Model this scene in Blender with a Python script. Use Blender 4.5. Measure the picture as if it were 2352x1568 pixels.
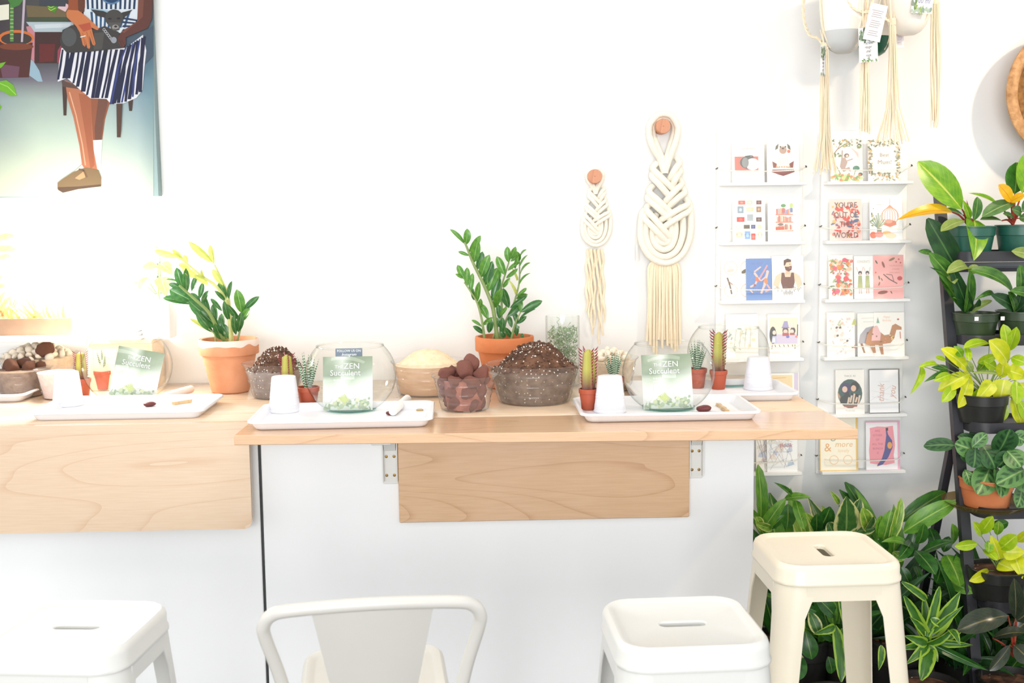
import bpy, math, random
from mathutils import Vector, Matrix, noise
random.seed(7)
R = math.radians
for o in list(bpy.data.objects): bpy.data.objects.remove(o)
SC = bpy.context.scene
COL = SC.collection

# ------------------------------------------------------------------ camera
FPX = 2640.0
PITCH, YAW, ROLL = R(6.354), R(1.8), -.0115
CAM = Vector((0, -2.835, 1.52))
fw = Vector((math.sin(YAW)*math.cos(PITCH), math.cos(YAW)*math.cos(PITCH), -math.sin(PITCH)))
r0 = Vector((math.cos(YAW), -math.sin(YAW), 0)); u0 = r0.cross(fw)
rt = r0*math.cos(ROLL)+u0*math.sin(ROLL); up = -r0*math.sin(ROLL)+u0*math.cos(ROLL)
cd = bpy.data.cameras.new('camera'); cam = bpy.data.objects.new('camera', cd); COL.objects.link(cam)
cd.sensor_width = 36; cd.lens = FPX/2352*36; cd.clip_start = .05
cd.dof.use_dof = True; cd.dof.focus_distance = 3.05; cd.dof.aperture_fstop = 5.0
cam.matrix_world = Matrix(((rt.x, up.x, -fw.x, CAM.x), (rt.y, up.y, -fw.y, CAM.y), (rt.z, up.z, -fw.z, CAM.z), (0, 0, 0, 1)))
SC.camera = cam

# ------------------------------------------------------------------ light, world, exposure
SC.view_settings.view_transform = 'Standard'; SC.view_settings.look = 'None'
SC.cycles.transparent_max_bounces = 24
SC.view_settings.exposure = 0.33; SC.view_settings.gamma = 1.0
W = bpy.data.worlds.new('daylight'); SC.world = W; W.use_nodes = True
bg = W.node_tree.nodes['Background']; bg.inputs[0].default_value = (.955, .978, 1.0, 1); bg.inputs[1].default_value = .86
def lamp(name, kind, loc, energy, color, target=None, **kw):
    d = bpy.data.lights.new(name, kind); d.energy = energy; d.color = color
    for k, v in kw.items(): setattr(d, k, v)
    o = bpy.data.objects.new(name, d); COL.objects.link(o); o.location = loc
    if target is not None: o.rotation_euler = (Vector(target)-Vector(loc)).to_track_quat('-Z', 'Y').to_euler()
    return o
# shop window daylight behind the photographer, warm track spot, unseen lamp added for the glow by the plants
lamp('shop_window_light', 'AREA', (-3.7, -1.6, 1.7), 9, (.95, .98, 1.0), (-.2, .4, 1.0), shape='RECTANGLE', size=2.2, size_y=2.2)
lamp('shop_front_light', 'AREA', (-.6, -7.2, 1.6), 232, (.98, .99, 1.0), (0, .5, 1.0), shape='RECTANGLE', size=4.6, size_y=2.4)
lamp('ceiling_light', 'AREA', (-.3, -.7, 2.86), 27, (1.0, .985, .955), (-.1, .35, .9), shape='RECTANGLE', size=3.2, size_y=.6)
lamp('track_spot', 'SPOT', (2.35, -.45, 2.62), 60, (1.0, .80, .58), (1.2, .85, 1.05), spot_size=R(88), spot_blend=.7, shadow_soft_size=.05)
lamp('added_glow_lamp', 'POINT', (-1.24, .76, 1.34), 19, (1.0, .95, .84), shadow_soft_size=.07)  # no visible source: added to whiten the wall where lens flare glows

# ------------------------------------------------------------------ sight lines onto real surfaces
def ray(x, y): return fw + rt*((x-1176)/FPX) - up*((y-784)/FPX)
def oz(x, y, z):
    d = ray(x, y); return CAM + d*((z-CAM.z)/d.z)
def oy(x, y, Y):
    d = ray(x, y); return CAM + d*((Y-CAM.y)/d.y)
def ppm(Y): return FPX/(Y-CAM.y)

# ------------------------------------------------------------------ materials
def lin(c):
    c = c/255.
    return c/12.92 if c <= .04045 else ((c+.055)/1.055)**2.4
def rgb(r, g, b): return (lin(r), lin(g), lin(b), 1)
MATS = {}
def nmat(name):
    m = bpy.data.materials.new(name); m.use_nodes = True
    nt = m.node_tree; b = nt.nodes['Principled BSDF']
    MATS[name] = m
    return m, nt, b
def mat(name, c, rough=.5, var=.0, scale=30, bump=0, bscale=None, metal=0, spec=.5, stretch=None, c2=None, sub=0):
    if name in MATS: return MATS[name]
    m, nt, b = nmat(name); N = nt.nodes.new; Lk = nt.links.new
    col = rgb(*c)
    b.inputs['Roughness'].default_value = rough; b.inputs['Metallic'].default_value = metal
    b.inputs['Specular IOR Level'].default_value = spec
    tc = N('ShaderNodeTexCoord'); mp = N('ShaderNodeMapping'); Lk(tc.outputs['Object'], mp.inputs[0])
    if stretch: mp.inputs['Scale'].default_value = stretch
    nz = N('ShaderNodeTexNoise'); nz.inputs['Scale'].default_value = scale; nz.inputs['Detail'].default_value = 4
    Lk(mp.outputs[0], nz.inputs['Vector'])
    mx = N('ShaderNodeMix'); mx.data_type = 'RGBA'
    cc = rgb(*c2) if c2 else tuple(x*(1-var) for x in col[:3])+(1,)
    mx.inputs[6].default_value = col; mx.inputs[7].default_value = cc
    rp = N('ShaderNodeMapRange'); rp.inputs[1].default_value = .35; rp.inputs[2].default_value = .7
    Lk(nz.outputs[0], rp.inputs[0]); Lk(rp.outputs[0], mx.inputs[0]); Lk(mx.outputs[2], b.inputs['Base Color'])
    if bump:
        n2 = N('ShaderNodeTexNoise'); n2.inputs['Scale'].default_value = bscale or scale*3; n2.inputs['Detail'].default_value = 5
        Lk(mp.outputs[0], n2.inputs['Vector'])
        bp = N('ShaderNodeBump'); bp.inputs['Strength'].default_value = bump; bp.inputs['Distance'].default_value = .004
        Lk(n2.outputs[0], bp.inputs['Height']); Lk(bp.outputs[0], b.inputs['Normal'])
    return m
def wood(name, light, dark, axis='X', rough=.35, rings=9):
    m, nt, b = nmat(name); N = nt.nodes.new; Lk = nt.links.new
    b.inputs['Roughness'].default_value = rough
    if rough < .3: b.inputs['Coat Weight'].default_value = .6; b.inputs['Coat Roughness'].default_value = .12
    tc = N('ShaderNodeTexCoord'); mp = N('ShaderNodeMapping'); Lk(tc.outputs['Object'], mp.inputs[0])
    mp.inputs['Scale'].default_value = (.42, 3.0, 3.0) if axis == 'X' else (3.0, 3.0, .42)
    nz = N('ShaderNodeTexNoise'); nz.inputs['Scale'].default_value = 1.6; nz.inputs['Detail'].default_value = 1.5; nz.inputs['Roughness'].default_value = .4
    Lk(mp.outputs[0], nz.inputs['Vector'])
    ml = N('ShaderNodeMath'); ml.operation = 'MULTIPLY'; ml.inputs[1].default_value = rings; Lk(nz.outputs[0], ml.inputs[0])
    fr = N('ShaderNodeMath'); fr.operation = 'FRACT'; Lk(ml.outputs[0], fr.inputs[0])
    rp = N('ShaderNodeMapRange'); rp.inputs[1].default_value = .78; rp.inputs[2].default_value = 1.0; Lk(fr.outputs[0], rp.inputs[0])
    pw = N('ShaderNodeMath'); pw.operation = 'POWER'; pw.inputs[1].default_value = 2.5; Lk(rp.outputs[0], pw.inputs[0])
    mp2 = N('ShaderNodeMapping'); Lk(tc.outputs['Object'], mp2.inputs[0])
    mp2.inputs['Scale'].default_value = (6, 120, 120) if axis == 'X' else (120, 120, 6)
    n2 = N('ShaderNodeTexNoise'); n2.inputs['Scale'].default_value = 2; Lk(mp2.outputs[0], n2.inputs['Vector'])
    m1 = N('ShaderNodeMath'); m1.operation = 'MULTIPLY_ADD'; m1.inputs[1].default_value = .36; Lk(pw.outputs[0], m1.inputs[0])
    m2 = N('ShaderNodeMath'); m2.operation = 'MULTIPLY'; m2.inputs[1].default_value = .45; Lk(n2.outputs[0], m2.inputs[0]); Lk(m2.outputs[0], m1.inputs[2])
    mx = N('ShaderNodeMix'); mx.data_type = 'RGBA'; mx.inputs[6].default_value = rgb(*light); mx.inputs[7].default_value = rgb(*dark)
    Lk(m1.outputs[0], mx.inputs[0]); Lk(mx.outputs[2], b.inputs['Base Color'])
    return m
def leaf_mat(name, base, rib, margin=None, blotch=None, vein=.25, rough=.38, transl=.25, ribw=.09, base2=None, marg0=.72):
    """colour of the leaf itself: midrib, side veins, pale margin and blotches follow the blade's own coordinates"""
    m, nt, b = nmat(name); N = nt.nodes.new; Lk = nt.links.new
    at = N('ShaderNodeAttribute'); at.attribute_name = 'lf'
    sp = N('ShaderNodeSeparateColor'); Lk(at.outputs['Color'], sp.inputs[0])
    u, v = sp.outputs[0], sp.outputs[1]
    tc = N('ShaderNodeTexCoord'); nz = N('ShaderNodeTexNoise'); nz.inputs['Scale'].default_value = 5; Lk(tc.outputs['Object'], nz.inputs['Vector'])
    def mix(a, bcol, fac):
        x = N('ShaderNodeMix'); x.data_type = 'RGBA'
        if isinstance(a, tuple): x.inputs[6].default_value = a
        else: Lk(a, x.inputs[6])
        x.inputs[7].default_value = bcol; Lk(fac, x.inputs[0]); return x.outputs[2]
    def rng(s, a, c, t0=0., t1=1.):
        x = N('ShaderNodeMapRange'); Lk(s, x.inputs[0]); x.inputs[1].default_value = a; x.inputs[2].default_value = c
        x.inputs[3].default_value = t0; x.inputs[4].default_value = t1; return x.outputs[0]
    def mth(op, a, c):
        x = N('ShaderNodeMath'); x.operation = op
        for i, s in enumerate((a, c)):
            if isinstance(s, (int, float)): x.inputs[i].default_value = s
            else: Lk(s, x.inputs[i])
        return x.outputs[0]
    B = rgb(*base); B2 = rgb(*base2) if base2 else tuple(x*.6 for x in B[:3])+(1,)
    col = mix(B, B2, rng(nz.outputs[0], .35, .7))
    if vein:
        w = mth('SUBTRACT', mth('MULTIPLY', u, 9.), mth('MULTIPLY', v, 3.2))
        w = mth('ABSOLUTE', mth('SUBTRACT', mth('FRACT', w, 0), .5), 0)
        col = mix(col, rgb(*rib), rng(w, .10, .0, 0, vein))
    if blotch:
        w = mth('SUBTRACT', mth('MULTIPLY', u, 4.5), mth('MULTIPLY', v, 1.6))
        w = mth('ABSOLUTE', mth('SUBTRACT', mth('FRACT', w, 0), .5), 0)
        q = mth('MULTIPLY', rng(w, .30, .20), rng(mth('ABSOLUTE', mth('SUBTRACT', v, .38), 0), .26, .16))
        col = mix(col, rgb(*blotch), q)
    if margin:
        w = mth('ADD', v, mth('MULTIPLY', mth('SUBTRACT', nz.outputs[0], .5), .5))
        col = mix(col, rgb(*margin), rng(w, marg0, marg0+.12))
    col = mix(col, rgb(*rib), rng(v, ribw, ribw*.3))
    Lk(col, b.inputs['Base Color']); b.inputs['Roughness'].default_value = rough
    tr = N('ShaderNodeBsdfTranslucent'); Lk(col, tr.inputs[0])
    ms = N('ShaderNodeMixShader'); ms.inputs[0].default_value = transl
    out = nt.nodes['Material Output']
    Lk(b.outputs[0], ms.inputs[1]); Lk(tr.outputs[0], ms.inputs[2]); Lk(ms.outputs[0], out.inputs[0])
    return m
def clear_mat(name, tint, rough=.03, body=.0, bodycol=(255, 255, 255), ior=1.45, edge=(118, 134, 128)):
    """thin clear wall: light passes straight through, grazing angles reflect"""
    m, nt, b = nmat(name); N = nt.nodes.new; Lk = nt.links.new
    tr = N('ShaderNodeBsdfTransparent')
    gl = N('ShaderNodeBsdfGlossy'); gl.inputs['Roughness'].default_value = rough
    lw = N('ShaderNodeLayerWeight'); lw.inputs[0].default_value = .5
    pw = N('ShaderNodeMath'); pw.operation = 'POWER'; pw.inputs[1].default_value = 4.0; Lk(lw.outputs['Facing'], pw.inputs[0])
    fr = N('ShaderNodeMath'); fr.operation = 'MULTIPLY_ADD'; fr.inputs[1].default_value = .55; fr.inputs[2].default_value = ((ior-1)/(ior+1))**2; Lk(pw.outputs[0], fr.inputs[0])
    p3 = N('ShaderNodeMath'); p3.operation = 'POWER'; p3.inputs[1].default_value = 8.0; Lk(lw.outputs['Facing'], p3.inputs[0])
    ab = N('ShaderNodeMix'); ab.data_type = 'RGBA'; ab.inputs[6].default_value = rgb(*tint); ab.inputs[7].default_value = rgb(*edge)   # longer way through the wall at its edge
    Lk(p3.outputs[0], ab.inputs[0]); Lk(ab.outputs[2], tr.inputs[0])
    ms = N('ShaderNodeMixShader'); Lk(fr.outputs[0], ms.inputs[0]); Lk(tr.outputs[0], ms.inputs[1]); Lk(gl.outputs[0], ms.inputs[2])
    last = ms
    if body:
        df = N('ShaderNodeBsdfDiffuse'); df.inputs[0].default_value = rgb(*bodycol)
        m2 = N('ShaderNodeMixShader'); m2.inputs[0].default_value = body; Lk(ms.outputs[0], m2.inputs[1]); Lk(df.outputs[0], m2.inputs[2]); last = m2
    Lk(last.outputs[0], nt.nodes['Material Output'].inputs[0])
    return m
def print_mat():
    m, nt, b = nmat('printed_ink'); at = nt.nodes.new('ShaderNodeAttribute'); at.attribute_name = 'Col'
    nt.links.new(at.outputs['Color'], b.inputs['Base Color']); b.inputs['Roughness'].default_value = .55; b.inputs['Specular IOR Level'].default_value = .25
    return m
def speck_mat(name, base, dark, speck, scale=120, size=.16, rough=.9, thresh=.62):
    m, nt, b = nmat(name); N = nt.nodes.new; Lk = nt.links.new
    b.inputs['Roughness'].default_value = rough; b.inputs['Specular IOR Level'].default_value = .2
    tc = N('ShaderNodeTexCoord'); nz = N('ShaderNodeTexNoise'); nz.inputs['Scale'].default_value = scale*.35; nz.inputs['Detail'].default_value = 6
    Lk(tc.outputs['Object'], nz.inputs['Vector'])
    mx = N('ShaderNodeMix'); mx.data_type = 'RGBA'; mx.inputs[6].default_value = rgb(*dark); mx.inputs[7].default_value = rgb(*base)
    rp = N('ShaderNodeMapRange'); rp.inputs[1].default_value = .35; rp.inputs[2].default_value = .65; Lk(nz.outputs[0], rp.inputs[0]); Lk(rp.outputs[0], mx.inputs[0])
    vo = N('ShaderNodeTexVoronoi'); vo.inputs['Scale'].default_value = scale; Lk(tc.outputs['Object'], vo.inputs['Vector'])
    lt = N('ShaderNodeMath'); lt.operation = 'LESS_THAN'; lt.inputs[1].default_value = size; Lk(vo.outputs['Distance'], lt.inputs[0])
    sc = N('ShaderNodeSeparateColor'); Lk(vo.outputs['Color'], sc.inputs[0])
    gt = N('ShaderNodeMath'); gt.operation = 'GREATER_THAN'; gt.inputs[1].default_value = thresh; Lk(sc.outputs[0], gt.inputs[0])
    ml = N('ShaderNodeMath'); ml.operation = 'MULTIPLY'; Lk(lt.outputs[0], ml.inputs[0]); Lk(gt.outputs[0], ml.inputs[1])
    m2 = N('ShaderNodeMix'); m2.data_type = 'RGBA'; m2.inputs[7].default_value = rgb(*speck)
    Lk(ml.outputs[0], m2.inputs[0]); Lk(mx.outputs[2], m2.inputs[6]); Lk(m2.outputs[2], b.inputs['Base Color'])
    bp = N('ShaderNodeBump'); bp.inputs['Strength'].default_value = .6; bp.inputs['Distance'].default_value = .004
    Lk(nz.outputs[0], bp.inputs['Height']); Lk(bp.outputs[0], b.inputs['Normal'])
    return m

WALL = mat('white_wall_paint', (233, 233, 232), .75, .02, 3, .06, 60, spec=.2)
CABM = mat('white_laminate', (248, 249, 249), .45, .02, 4)
MAPLE = wood('maple_top', (233, 209, 182), (206, 166, 128), rough=.24, rings=14)
MAPLEF = wood('maple_leaf', (229, 192, 154), (182, 132, 90), rings=18, rough=.24)
STEELW = mat('white_powder_coat', (231, 230, 225), .28, .02, 8)
STEELWARM = mat('warm_lit_white_coat', (240, 230, 208), .28, .02, 8)  # white stool paint with the warm light mixed into its colour
CHW = mat('white_chair_coat', (220, 217, 209), .3, .02, 8)
PLW = mat('white_plastic', (232, 232, 235), .28, .01, 10)
FOAM = mat('white_cup_plastic', (230, 230, 238), .35, .01, 20)
TERRA = mat('terracotta', (208, 138, 98), .8, .15, 12, .15, 120, c2=(222, 160, 122))
TERRA2 = mat('orange_terracotta', (202, 116, 68), .8, .12, 10, .15, 120, c2=(214, 134, 86))
CHALK = mat('white_lime_crust', (236, 214, 200), .9, .1, 40)
POTR = mat('rust_plastic', (176, 82, 54), .5, .08, 20)
POTG = mat('green_plastic', (38, 92, 78), .35, .15, 15)
POTD = mat('dark_green_plastic', (52, 68, 46), .3, .2, 20)
POTK = mat('black_plastic', (38, 38, 36), .35, .3, 20)
BLACK = mat('black_steel', (48, 48, 54), .4, .1, 20)
GREYST = mat('grey_steel', (118, 122, 126), .45, .05, 20)
SOILT = speck_mat('potting_soil', (116, 84, 66), (70, 50, 40), (238, 232, 222), 95, .2, .95, .93)
SOILSIDE = speck_mat('soil_seen_through_plastic', (142, 122, 104), (112, 92, 76), (226, 214, 200), 130, .24, .7, .72)  # soil paled: the tub's veil of reflection put into the colour
SOILGREY = speck_mat('grey_soil_seen_through_plastic', (160, 148, 142), (136, 122, 114), (232, 222, 214), 130, .24, .7, .74)
PERL = mat('white_perlite', (238, 232, 222), .9)
CRUMB = mat('dark_bark_crumb', (104, 74, 58), .95, .45, 60)
SAND = speck_mat('pale_sand', (242, 222, 190), (232, 206, 170), (160, 120, 90), 160, .16, .95, .9)
SANDSIDE = mat('sand_through_plastic', (226, 192, 158), .8, .12, 25, c2=(212, 174, 138), stretch=(1, 1, 4))
LAVA = mat('lava_rock', (178, 118, 100), .95, .4, 35, .9, 90, c2=(140, 84, 76))
LAVAB = mat('brown_lava_rock', (140, 92, 70), .95, .3, 35, .9, 90)
PEB = mat('cream_pebble', (240, 228, 208), .6, .12, 20)
GLASS = clear_mat('clear_glass', (254, 255, 254), .01, 0)
GREEN_EDGE = clear_mat('green_glass_edge', (196, 226, 218), .02, .12, (170, 214, 204))
TUB = clear_mat('clear_tub_plastic', (246, 246, 247), .06, .06, (250, 246, 242), 1.38)
SLEEVE = clear_mat('clear_sleeve', (252, 252, 252), .05, 0, ior=1.3)
ROPE = mat('cotton_rope', (238, 226, 204), .9, .06, 60, .5, 220)
ROPEP = mat('white_cotton_rope', (240, 233, 218), .9, .05, 60, .5, 260)
YARN = mat('unbleached_cotton_yarn', (240, 224, 196), .9, .12, 40, stretch=(8, 8, 1))
RACKM = mat('white_rack_lacquer', (247, 246, 243), .35, .01, 8)
PEG = wood('walnut_peg', (206, 146, 112), (164, 102, 72), 'Z', .5)
TAG = mat('white_tag_paper', (240, 240, 240), .7)
PAPER = mat('card_paper', (250, 245, 236), .6, .01, 10)
PAPERW = mat('white_card_paper', (246, 246, 244), .6, .01, 10)
BASK = mat('seagrass_weave', (206, 160, 112), .85, .35, 40, .8, 90, c2=(158, 112, 70))
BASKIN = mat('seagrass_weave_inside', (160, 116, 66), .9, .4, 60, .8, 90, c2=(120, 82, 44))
CERW = mat('white_glazed_ceramic', (240, 234, 224), .4, .02, 8)
CERG = mat('grey_ceramic_dip', (196, 198, 198), .6, .03, 10)
CERGR = mat('green_ceramic_dip', (24, 92, 66), .4, .1, 10)
BRASS = mat('brass_screw', (150, 118, 66), .4, .2, 60, metal=.7)
STONEM = mat('dark_red_stone', (112, 44, 46), .45, .3, 25)
MOSSM = mat('pale_green_moss', (160, 182, 142), .95, .4, 30)
STEMG = mat('green_stem', (128, 150, 84), .5, .2, 30)
STEMR = mat('red_stem', (160, 62, 44), .5, .2, 30)
STEMB = mat('brown_stem', (120, 84, 54), .7, .2, 30)
FLOORM = mat('dark_concrete_floor', (66, 60, 54), .5, .3, 6, .1, 60)
INK = print_mat()
SCREWD = mat('dark_screw_slot', (60, 50, 36), .5)

# ------------------------------------------------------------------ mesh helpers
class MB:
    def __init__(s): s.v = []; s.f = []; s.m = []; s.c = None
    def add(s, vs, fs, mi=0):
        n = len(s.v); s.v += [tuple(v) for v in vs]; s.f += [tuple(i+n for i in f) for f in fs]; s.m += [mi]*len(fs); return s
    def box(s, a, b, mi=0):
        x0, y0, z0 = a; x1, y1, z1 = b
        return s.add([(x0, y0, z0), (x1, y0, z0), (x1, y1, z0), (x0, y1, z0), (x0, y0, z1), (x1, y0, z1), (x1, y1, z1), (x0, y1, z1)],
                     [(3, 2, 1, 0), (4, 5, 6, 7), (0, 1, 5, 4), (1, 2, 6, 5), (2, 3, 7, 6), (3, 0, 4, 7)], mi)
    def bbox(s, a, b, c=.002, mi=0):
        """box with chamfered vertical and horizontal edges"""
        (x0, y0, z0), (x1, y1, z1) = a, b
        rings = []
        for z, k in ((z0, c), (z0+c, 0), (z1-c, 0), (z1, c)):
            rings.append([(x0+k+c, y0+k, z), (x1-k-c, y0+k, z), (x1-k, y0+k+c, z), (x1-k, y1-k-c, z), (x1-k-c, y1-k, z), (x0+k+c, y1-k, z), (x0+k, y1-k-c, z), (x0+k, y0+k+c, z)])
        return s.loft(rings, True, True, mi)
    def loft(s, rings, cap0=False, cap1=False, mi=0, closed=True):
        n = len(rings[0]); vs = [v for r in rings for v in r]; fs = []
        for i in range(len(rings)-1):
            for j in range(n if closed else n-1):
                k = (j+1) % n
                fs.append((i*n+j, i*n+k, (i+1)*n+k, (i+1)*n+j))
        if cap0: fs.append(tuple(range(n))[::-1])
        if cap1: fs.append(tuple((len(rings)-1)*n+j for j in range(n)))
        return s.add(vs, fs, mi)
    def lathe(s, prof, n=32, c=(0, 0, 0), mi=0, cap0=False, cap1=False, ax='Z', seg=None):
        rings = []
        for r, z in prof:
            ring = []
            for j in range(n):
                a = 2*math.pi*j/n
                p = (r*math.cos(a), r*math.sin(a), z) if ax == 'Z' else (r*math.cos(a), -z, r*math.sin(a))
                ring.append((p[0]+c[0], p[1]+c[1], p[2]+c[2]))
            rings.append(ring)
        return s.loft(rings, cap0, cap1, mi)
    def tube(s, pts, rad, n=8, mi=0, cap=True, flat=1.0):
        pts = [Vector(p) for p in pts]; rings = []; last = None
        for i, p in enumerate(pts):
            t = (pts[min(i+1, len(pts)-1)]-pts[max(i-1, 0)])
            t = t.normalized() if t.length > 1e-9 else Vector((0, 0, 1))
            if last is None:
                a = Vector((0, 1, 0)) if abs(t.y) < .9 else Vector((1, 0, 0))
                b = t.cross(a).normalized()
            else:
                b = (last - t*last.dot(t)).normalized()
            last = b; c = t.cross(b)
            r = rad[i] if isinstance(rad, (list, tuple)) else rad
            rings.append([p + b*(r*math.cos(2*math.pi*j/n)) + c*(r*flat*math.sin(2*math.pi*j/n)) for j in range(n)])
        return s.loft(rings, cap, cap, mi)
    def mesh(s, name, mats, smooth=40):
        me = bpy.data.meshes.new(name); me.from_pydata(s.v, [], s.f)
        ms = mats if isinstance(mats, (list, tuple)) else [mats]
        for m in ms: me.materials.append(m)
        if len(ms) > 1: me.polygons.foreach_set('material_index', s.m)
        if smooth:
            me.polygons.foreach_set('use_smooth', [True]*len(me.polygons))
            me.set_sharp_from_angle(angle=R(smooth))
        me.update(); return me
    def build(s, name, mats, parent=None, smooth=40, loc=None):
        return obj(name, s.mesh(name, mats, smooth), parent, loc)
def obj(name, me, parent=None, loc=None):
    o = bpy.data.objects.new(name, me); COL.objects.link(o)
    if parent is not None: o.parent = parent
    if loc is not None: o.location = loc
    return o
def tag(o, label, cat, group=None, kind=None):
    o['label'] = label
    if cat: o['category'] = cat
    if group: o['group'] = group
    if kind: o['kind'] = kind
    return o
def thing(name, label, cat, loc=(0, 0, 0), rz=0, group=None):
    o = obj(name, None); o.location = loc; o.rotation_euler = (0, 0, rz)
    return tag(o, label, cat, group)
def stuff(o): o['kind'] = 'stuff'; return o
CACHE = {}
def cached(key, fn):
    if key not in CACHE: CACHE[key] = fn()
    return CACHE[key]
def spline(pts, k=6):
    P = [Vector(p) for p in pts]; out = []
    for i in range(len(P)-1):
        a, b, c, d = P[max(i-1, 0)], P[i], P[i+1], P[min(i+2, len(P)-1)]
        for j in range(k):
            t = j/k
            out.append(.5*((2*b)+(c-a)*t+(2*a-5*b+4*c-d)*t*t+(3*b-a-3*c+d)*t**3))
    out.append(P[-1]); return out
def rrect(w, d, r, z, n=6, cx=0, cy=0):
    pts = []
    for sx, sy, a0 in ((1, 1, 0), (-1, 1, 90), (-1, -1, 180), (1, -1, 270)):
        for i in range(n+1):
            a = R(a0+90*i/n)
            pts.append((cx+sx*(w/2-r)+r*math.cos(a), cy+sy*(d/2-r)+r*math.sin(a), z))
    return pts

# ------------------------------------------------------------------ flat print (cards, labels, painting)
TXT = {}
def textgeo(t):
    if t in TXT: return TXT[t]
    c = bpy.data.curves.new('t', 'FONT'); c.body = t; c.size = 1; c.resolution_u = 2
    o = bpy.data.objects.new('t', c); COL.objects.link(o)
    dg = bpy.context.evaluated_depsgraph_get(); dg.update()
    me = bpy.data.meshes.new_from_object(o.evaluated_get(dg))
    vs = [(v.co.x, v.co.y) for v in me.vertices]; fs = [tuple(p.vertices) for p in me.polygons]
    bpy.data.objects.remove(o); bpy.data.curves.remove(c); bpy.data.meshes.remove(me)
    w = max([v[0] for v in vs], default=0)
    TXT[t] = (vs, fs, w); return TXT[t]
class Art:
    """flat ink shapes; fn maps the sheet's own (x, y) and layer height to a point on the sheet"""
    def __init__(s, fn, step=2e-5, tone=1.0, fade=0.0): s.v = []; s.f = []; s.c = []; s.fn = fn; s.k = 1; s.step = step; s.tone = tone; s.fade = fade
    def poly(s, pts, col):
        n = len(s.v); s.v += [s.fn(x, y, s.k*s.step) for x, y in pts]; s.f.append(tuple(range(n, n+len(pts))))
        s.c.append(rgb(*col)); s.k += 1; return s
    def rect(s, x0, y0, x1, y1, col): return s.poly([(x0, y0), (x1, y0), (x1, y1), (x0, y1)], col)
    def ell(s, cx, cy, rx, ry, col, rot=0, n=18, a0=0, a1=360):
        c, q = math.cos(R(rot)), math.sin(R(rot)); pts = []
        m = n if a1-a0 >= 360 else n+1
        for i in range(m):
            a = R(a0+(a1-a0)*i/n); x, y = rx*math.cos(a), ry*math.sin(a)
            pts.append((cx+x*c-y*q, cy+x*q+y*c))
        return s.poly(pts, col)
    def line(s, pts, w, col):
        for (x0, y0), (x1, y1) in zip(pts, pts[1:]):
            L = math.hypot(x1-x0, y1-y0) or 1; nx, ny = -(y1-y0)/L*w/2, (x1-x0)/L*w/2
            n = len(s.v); s.v += [s.fn(x, y, s.k*s.step) for x, y in ((x0+nx, y0+ny), (x1+nx, y1+ny), (x1-nx, y1-ny), (x0-nx, y0-ny))]
            s.f.append((n, n+1, n+2, n+3)); s.c.append(rgb(*col))
        s.k += 1; return s
    def ring(s, cx, cy, r, w, col, n=24):
        return s.line([(cx+r*math.cos(2*math.pi*i/n), cy+r*math.sin(2*math.pi*i/n)) for i in range(n+1)], w, col)
    def text(s, t, x, y, size, col, align=0, shear=0, rot=0, sx=1):
        vs, fs, w = textgeo(t); n = len(s.v); c, q = math.cos(R(rot)), math.sin(R(rot))
        for a, b in vs:
            a = (a-w*align)*size*sx+b*size*shear; b *= size
            s.v.append(s.fn(x+a*c-b*q, y+a*q+b*c, s.k*s.step))
        s.f += [tuple(i+n for i in f) for f in fs]; s.c += [rgb(*col)]*len(fs); s.k += 1; return s
    def grad(s, xs, ys, cols):
        """a sheet of paint blended between colour spots"""
        n = len(s.v)
        for y in ys:
            for x in xs: s.v.append(s.fn(x, y, s.k*s.step))
        for i in range(len(ys)-1):
            for j in range(len(xs)-1):
                q = (i, j), (i, j+1), (i+1, j+1), (i+1, j)
                s.f.append(tuple(n+a*len(xs)+b for a, b in q)); s.c.append([rgb(*cols[a][b]) for a, b in q])
        s.k += 1; return s
    def build(s, name, parent):
        me = bpy.data.meshes.new(name); me.from_pydata(s.v, [], s.f); me.materials.append(INK)
        at = me.attributes.new('Col', 'FLOAT_COLOR', 'CORNER'); buf = []; ink = lambda q: [x*s.tone*(1-s.fade)+s.fade*.9 for x in q[:3]]+[1]
        for f, c in zip(s.f, s.c):
            if isinstance(c, list):
                for q in c: buf += ink(q)
            else: buf += ink(c)*len(f)
        at.data.foreach_set('color', buf); me.update()
        return obj(name, me, parent)

# ------------------------------------------------------------------ leaves
SHAPES = {'ell': (.75, .62), 'lance': (.5, .95), 'heart': (.30, .85), 'round': (.5, .42), 'strap': (.22, .45), 'oblong': (.42, .5), 'blade': (.35, 1.0), 'drop': (.95, .5)}
def leaf_mesh(shape, mt, fold=.18, arch=.08, wave=0, seg=9, nw=4):
    key = ('leaf', shape, mt.name, fold, arch, wave)
    def mk():
        a, b = SHAPES[shape]; xm = a/(a+b); pk = xm**a*(1-xm)**b
        vs, fs, lf = [], [], []
        for i in range(seg+1):
            x = i/seg
            xx = min(max(x, .004), .996)
            w = .5*xx**a*(1-xx)**b/pk
            for j in range(nw+1):
                v = 2*j/nw-1
                z = arch*4*x*(1-x)+fold*.3*abs(v)*w*2 + (wave*math.sin(x*22+j)*abs(v) if wave else 0)
                vs.append((x, v*w, z)); lf.append((x, abs(v), 0, 1))
        for i in range(seg):
            for j in range(nw):
                k = i*(nw+1)+j; fs.append((k, k+nw+1, k+nw+2, k+1))
        me = bpy.data.meshes.new('leaf'); me.from_pydata(vs, [], fs); me.materials.append(mt)
        at = me.attributes.new('lf', 'FLOAT_COLOR', 'POINT'); at.data.foreach_set('color', [c for q in lf for c in q])
        me.polygons.foreach_set('use_smooth', [True]*len(me.polygons)); me.update(); return me
    return cached(key, mk)
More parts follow.
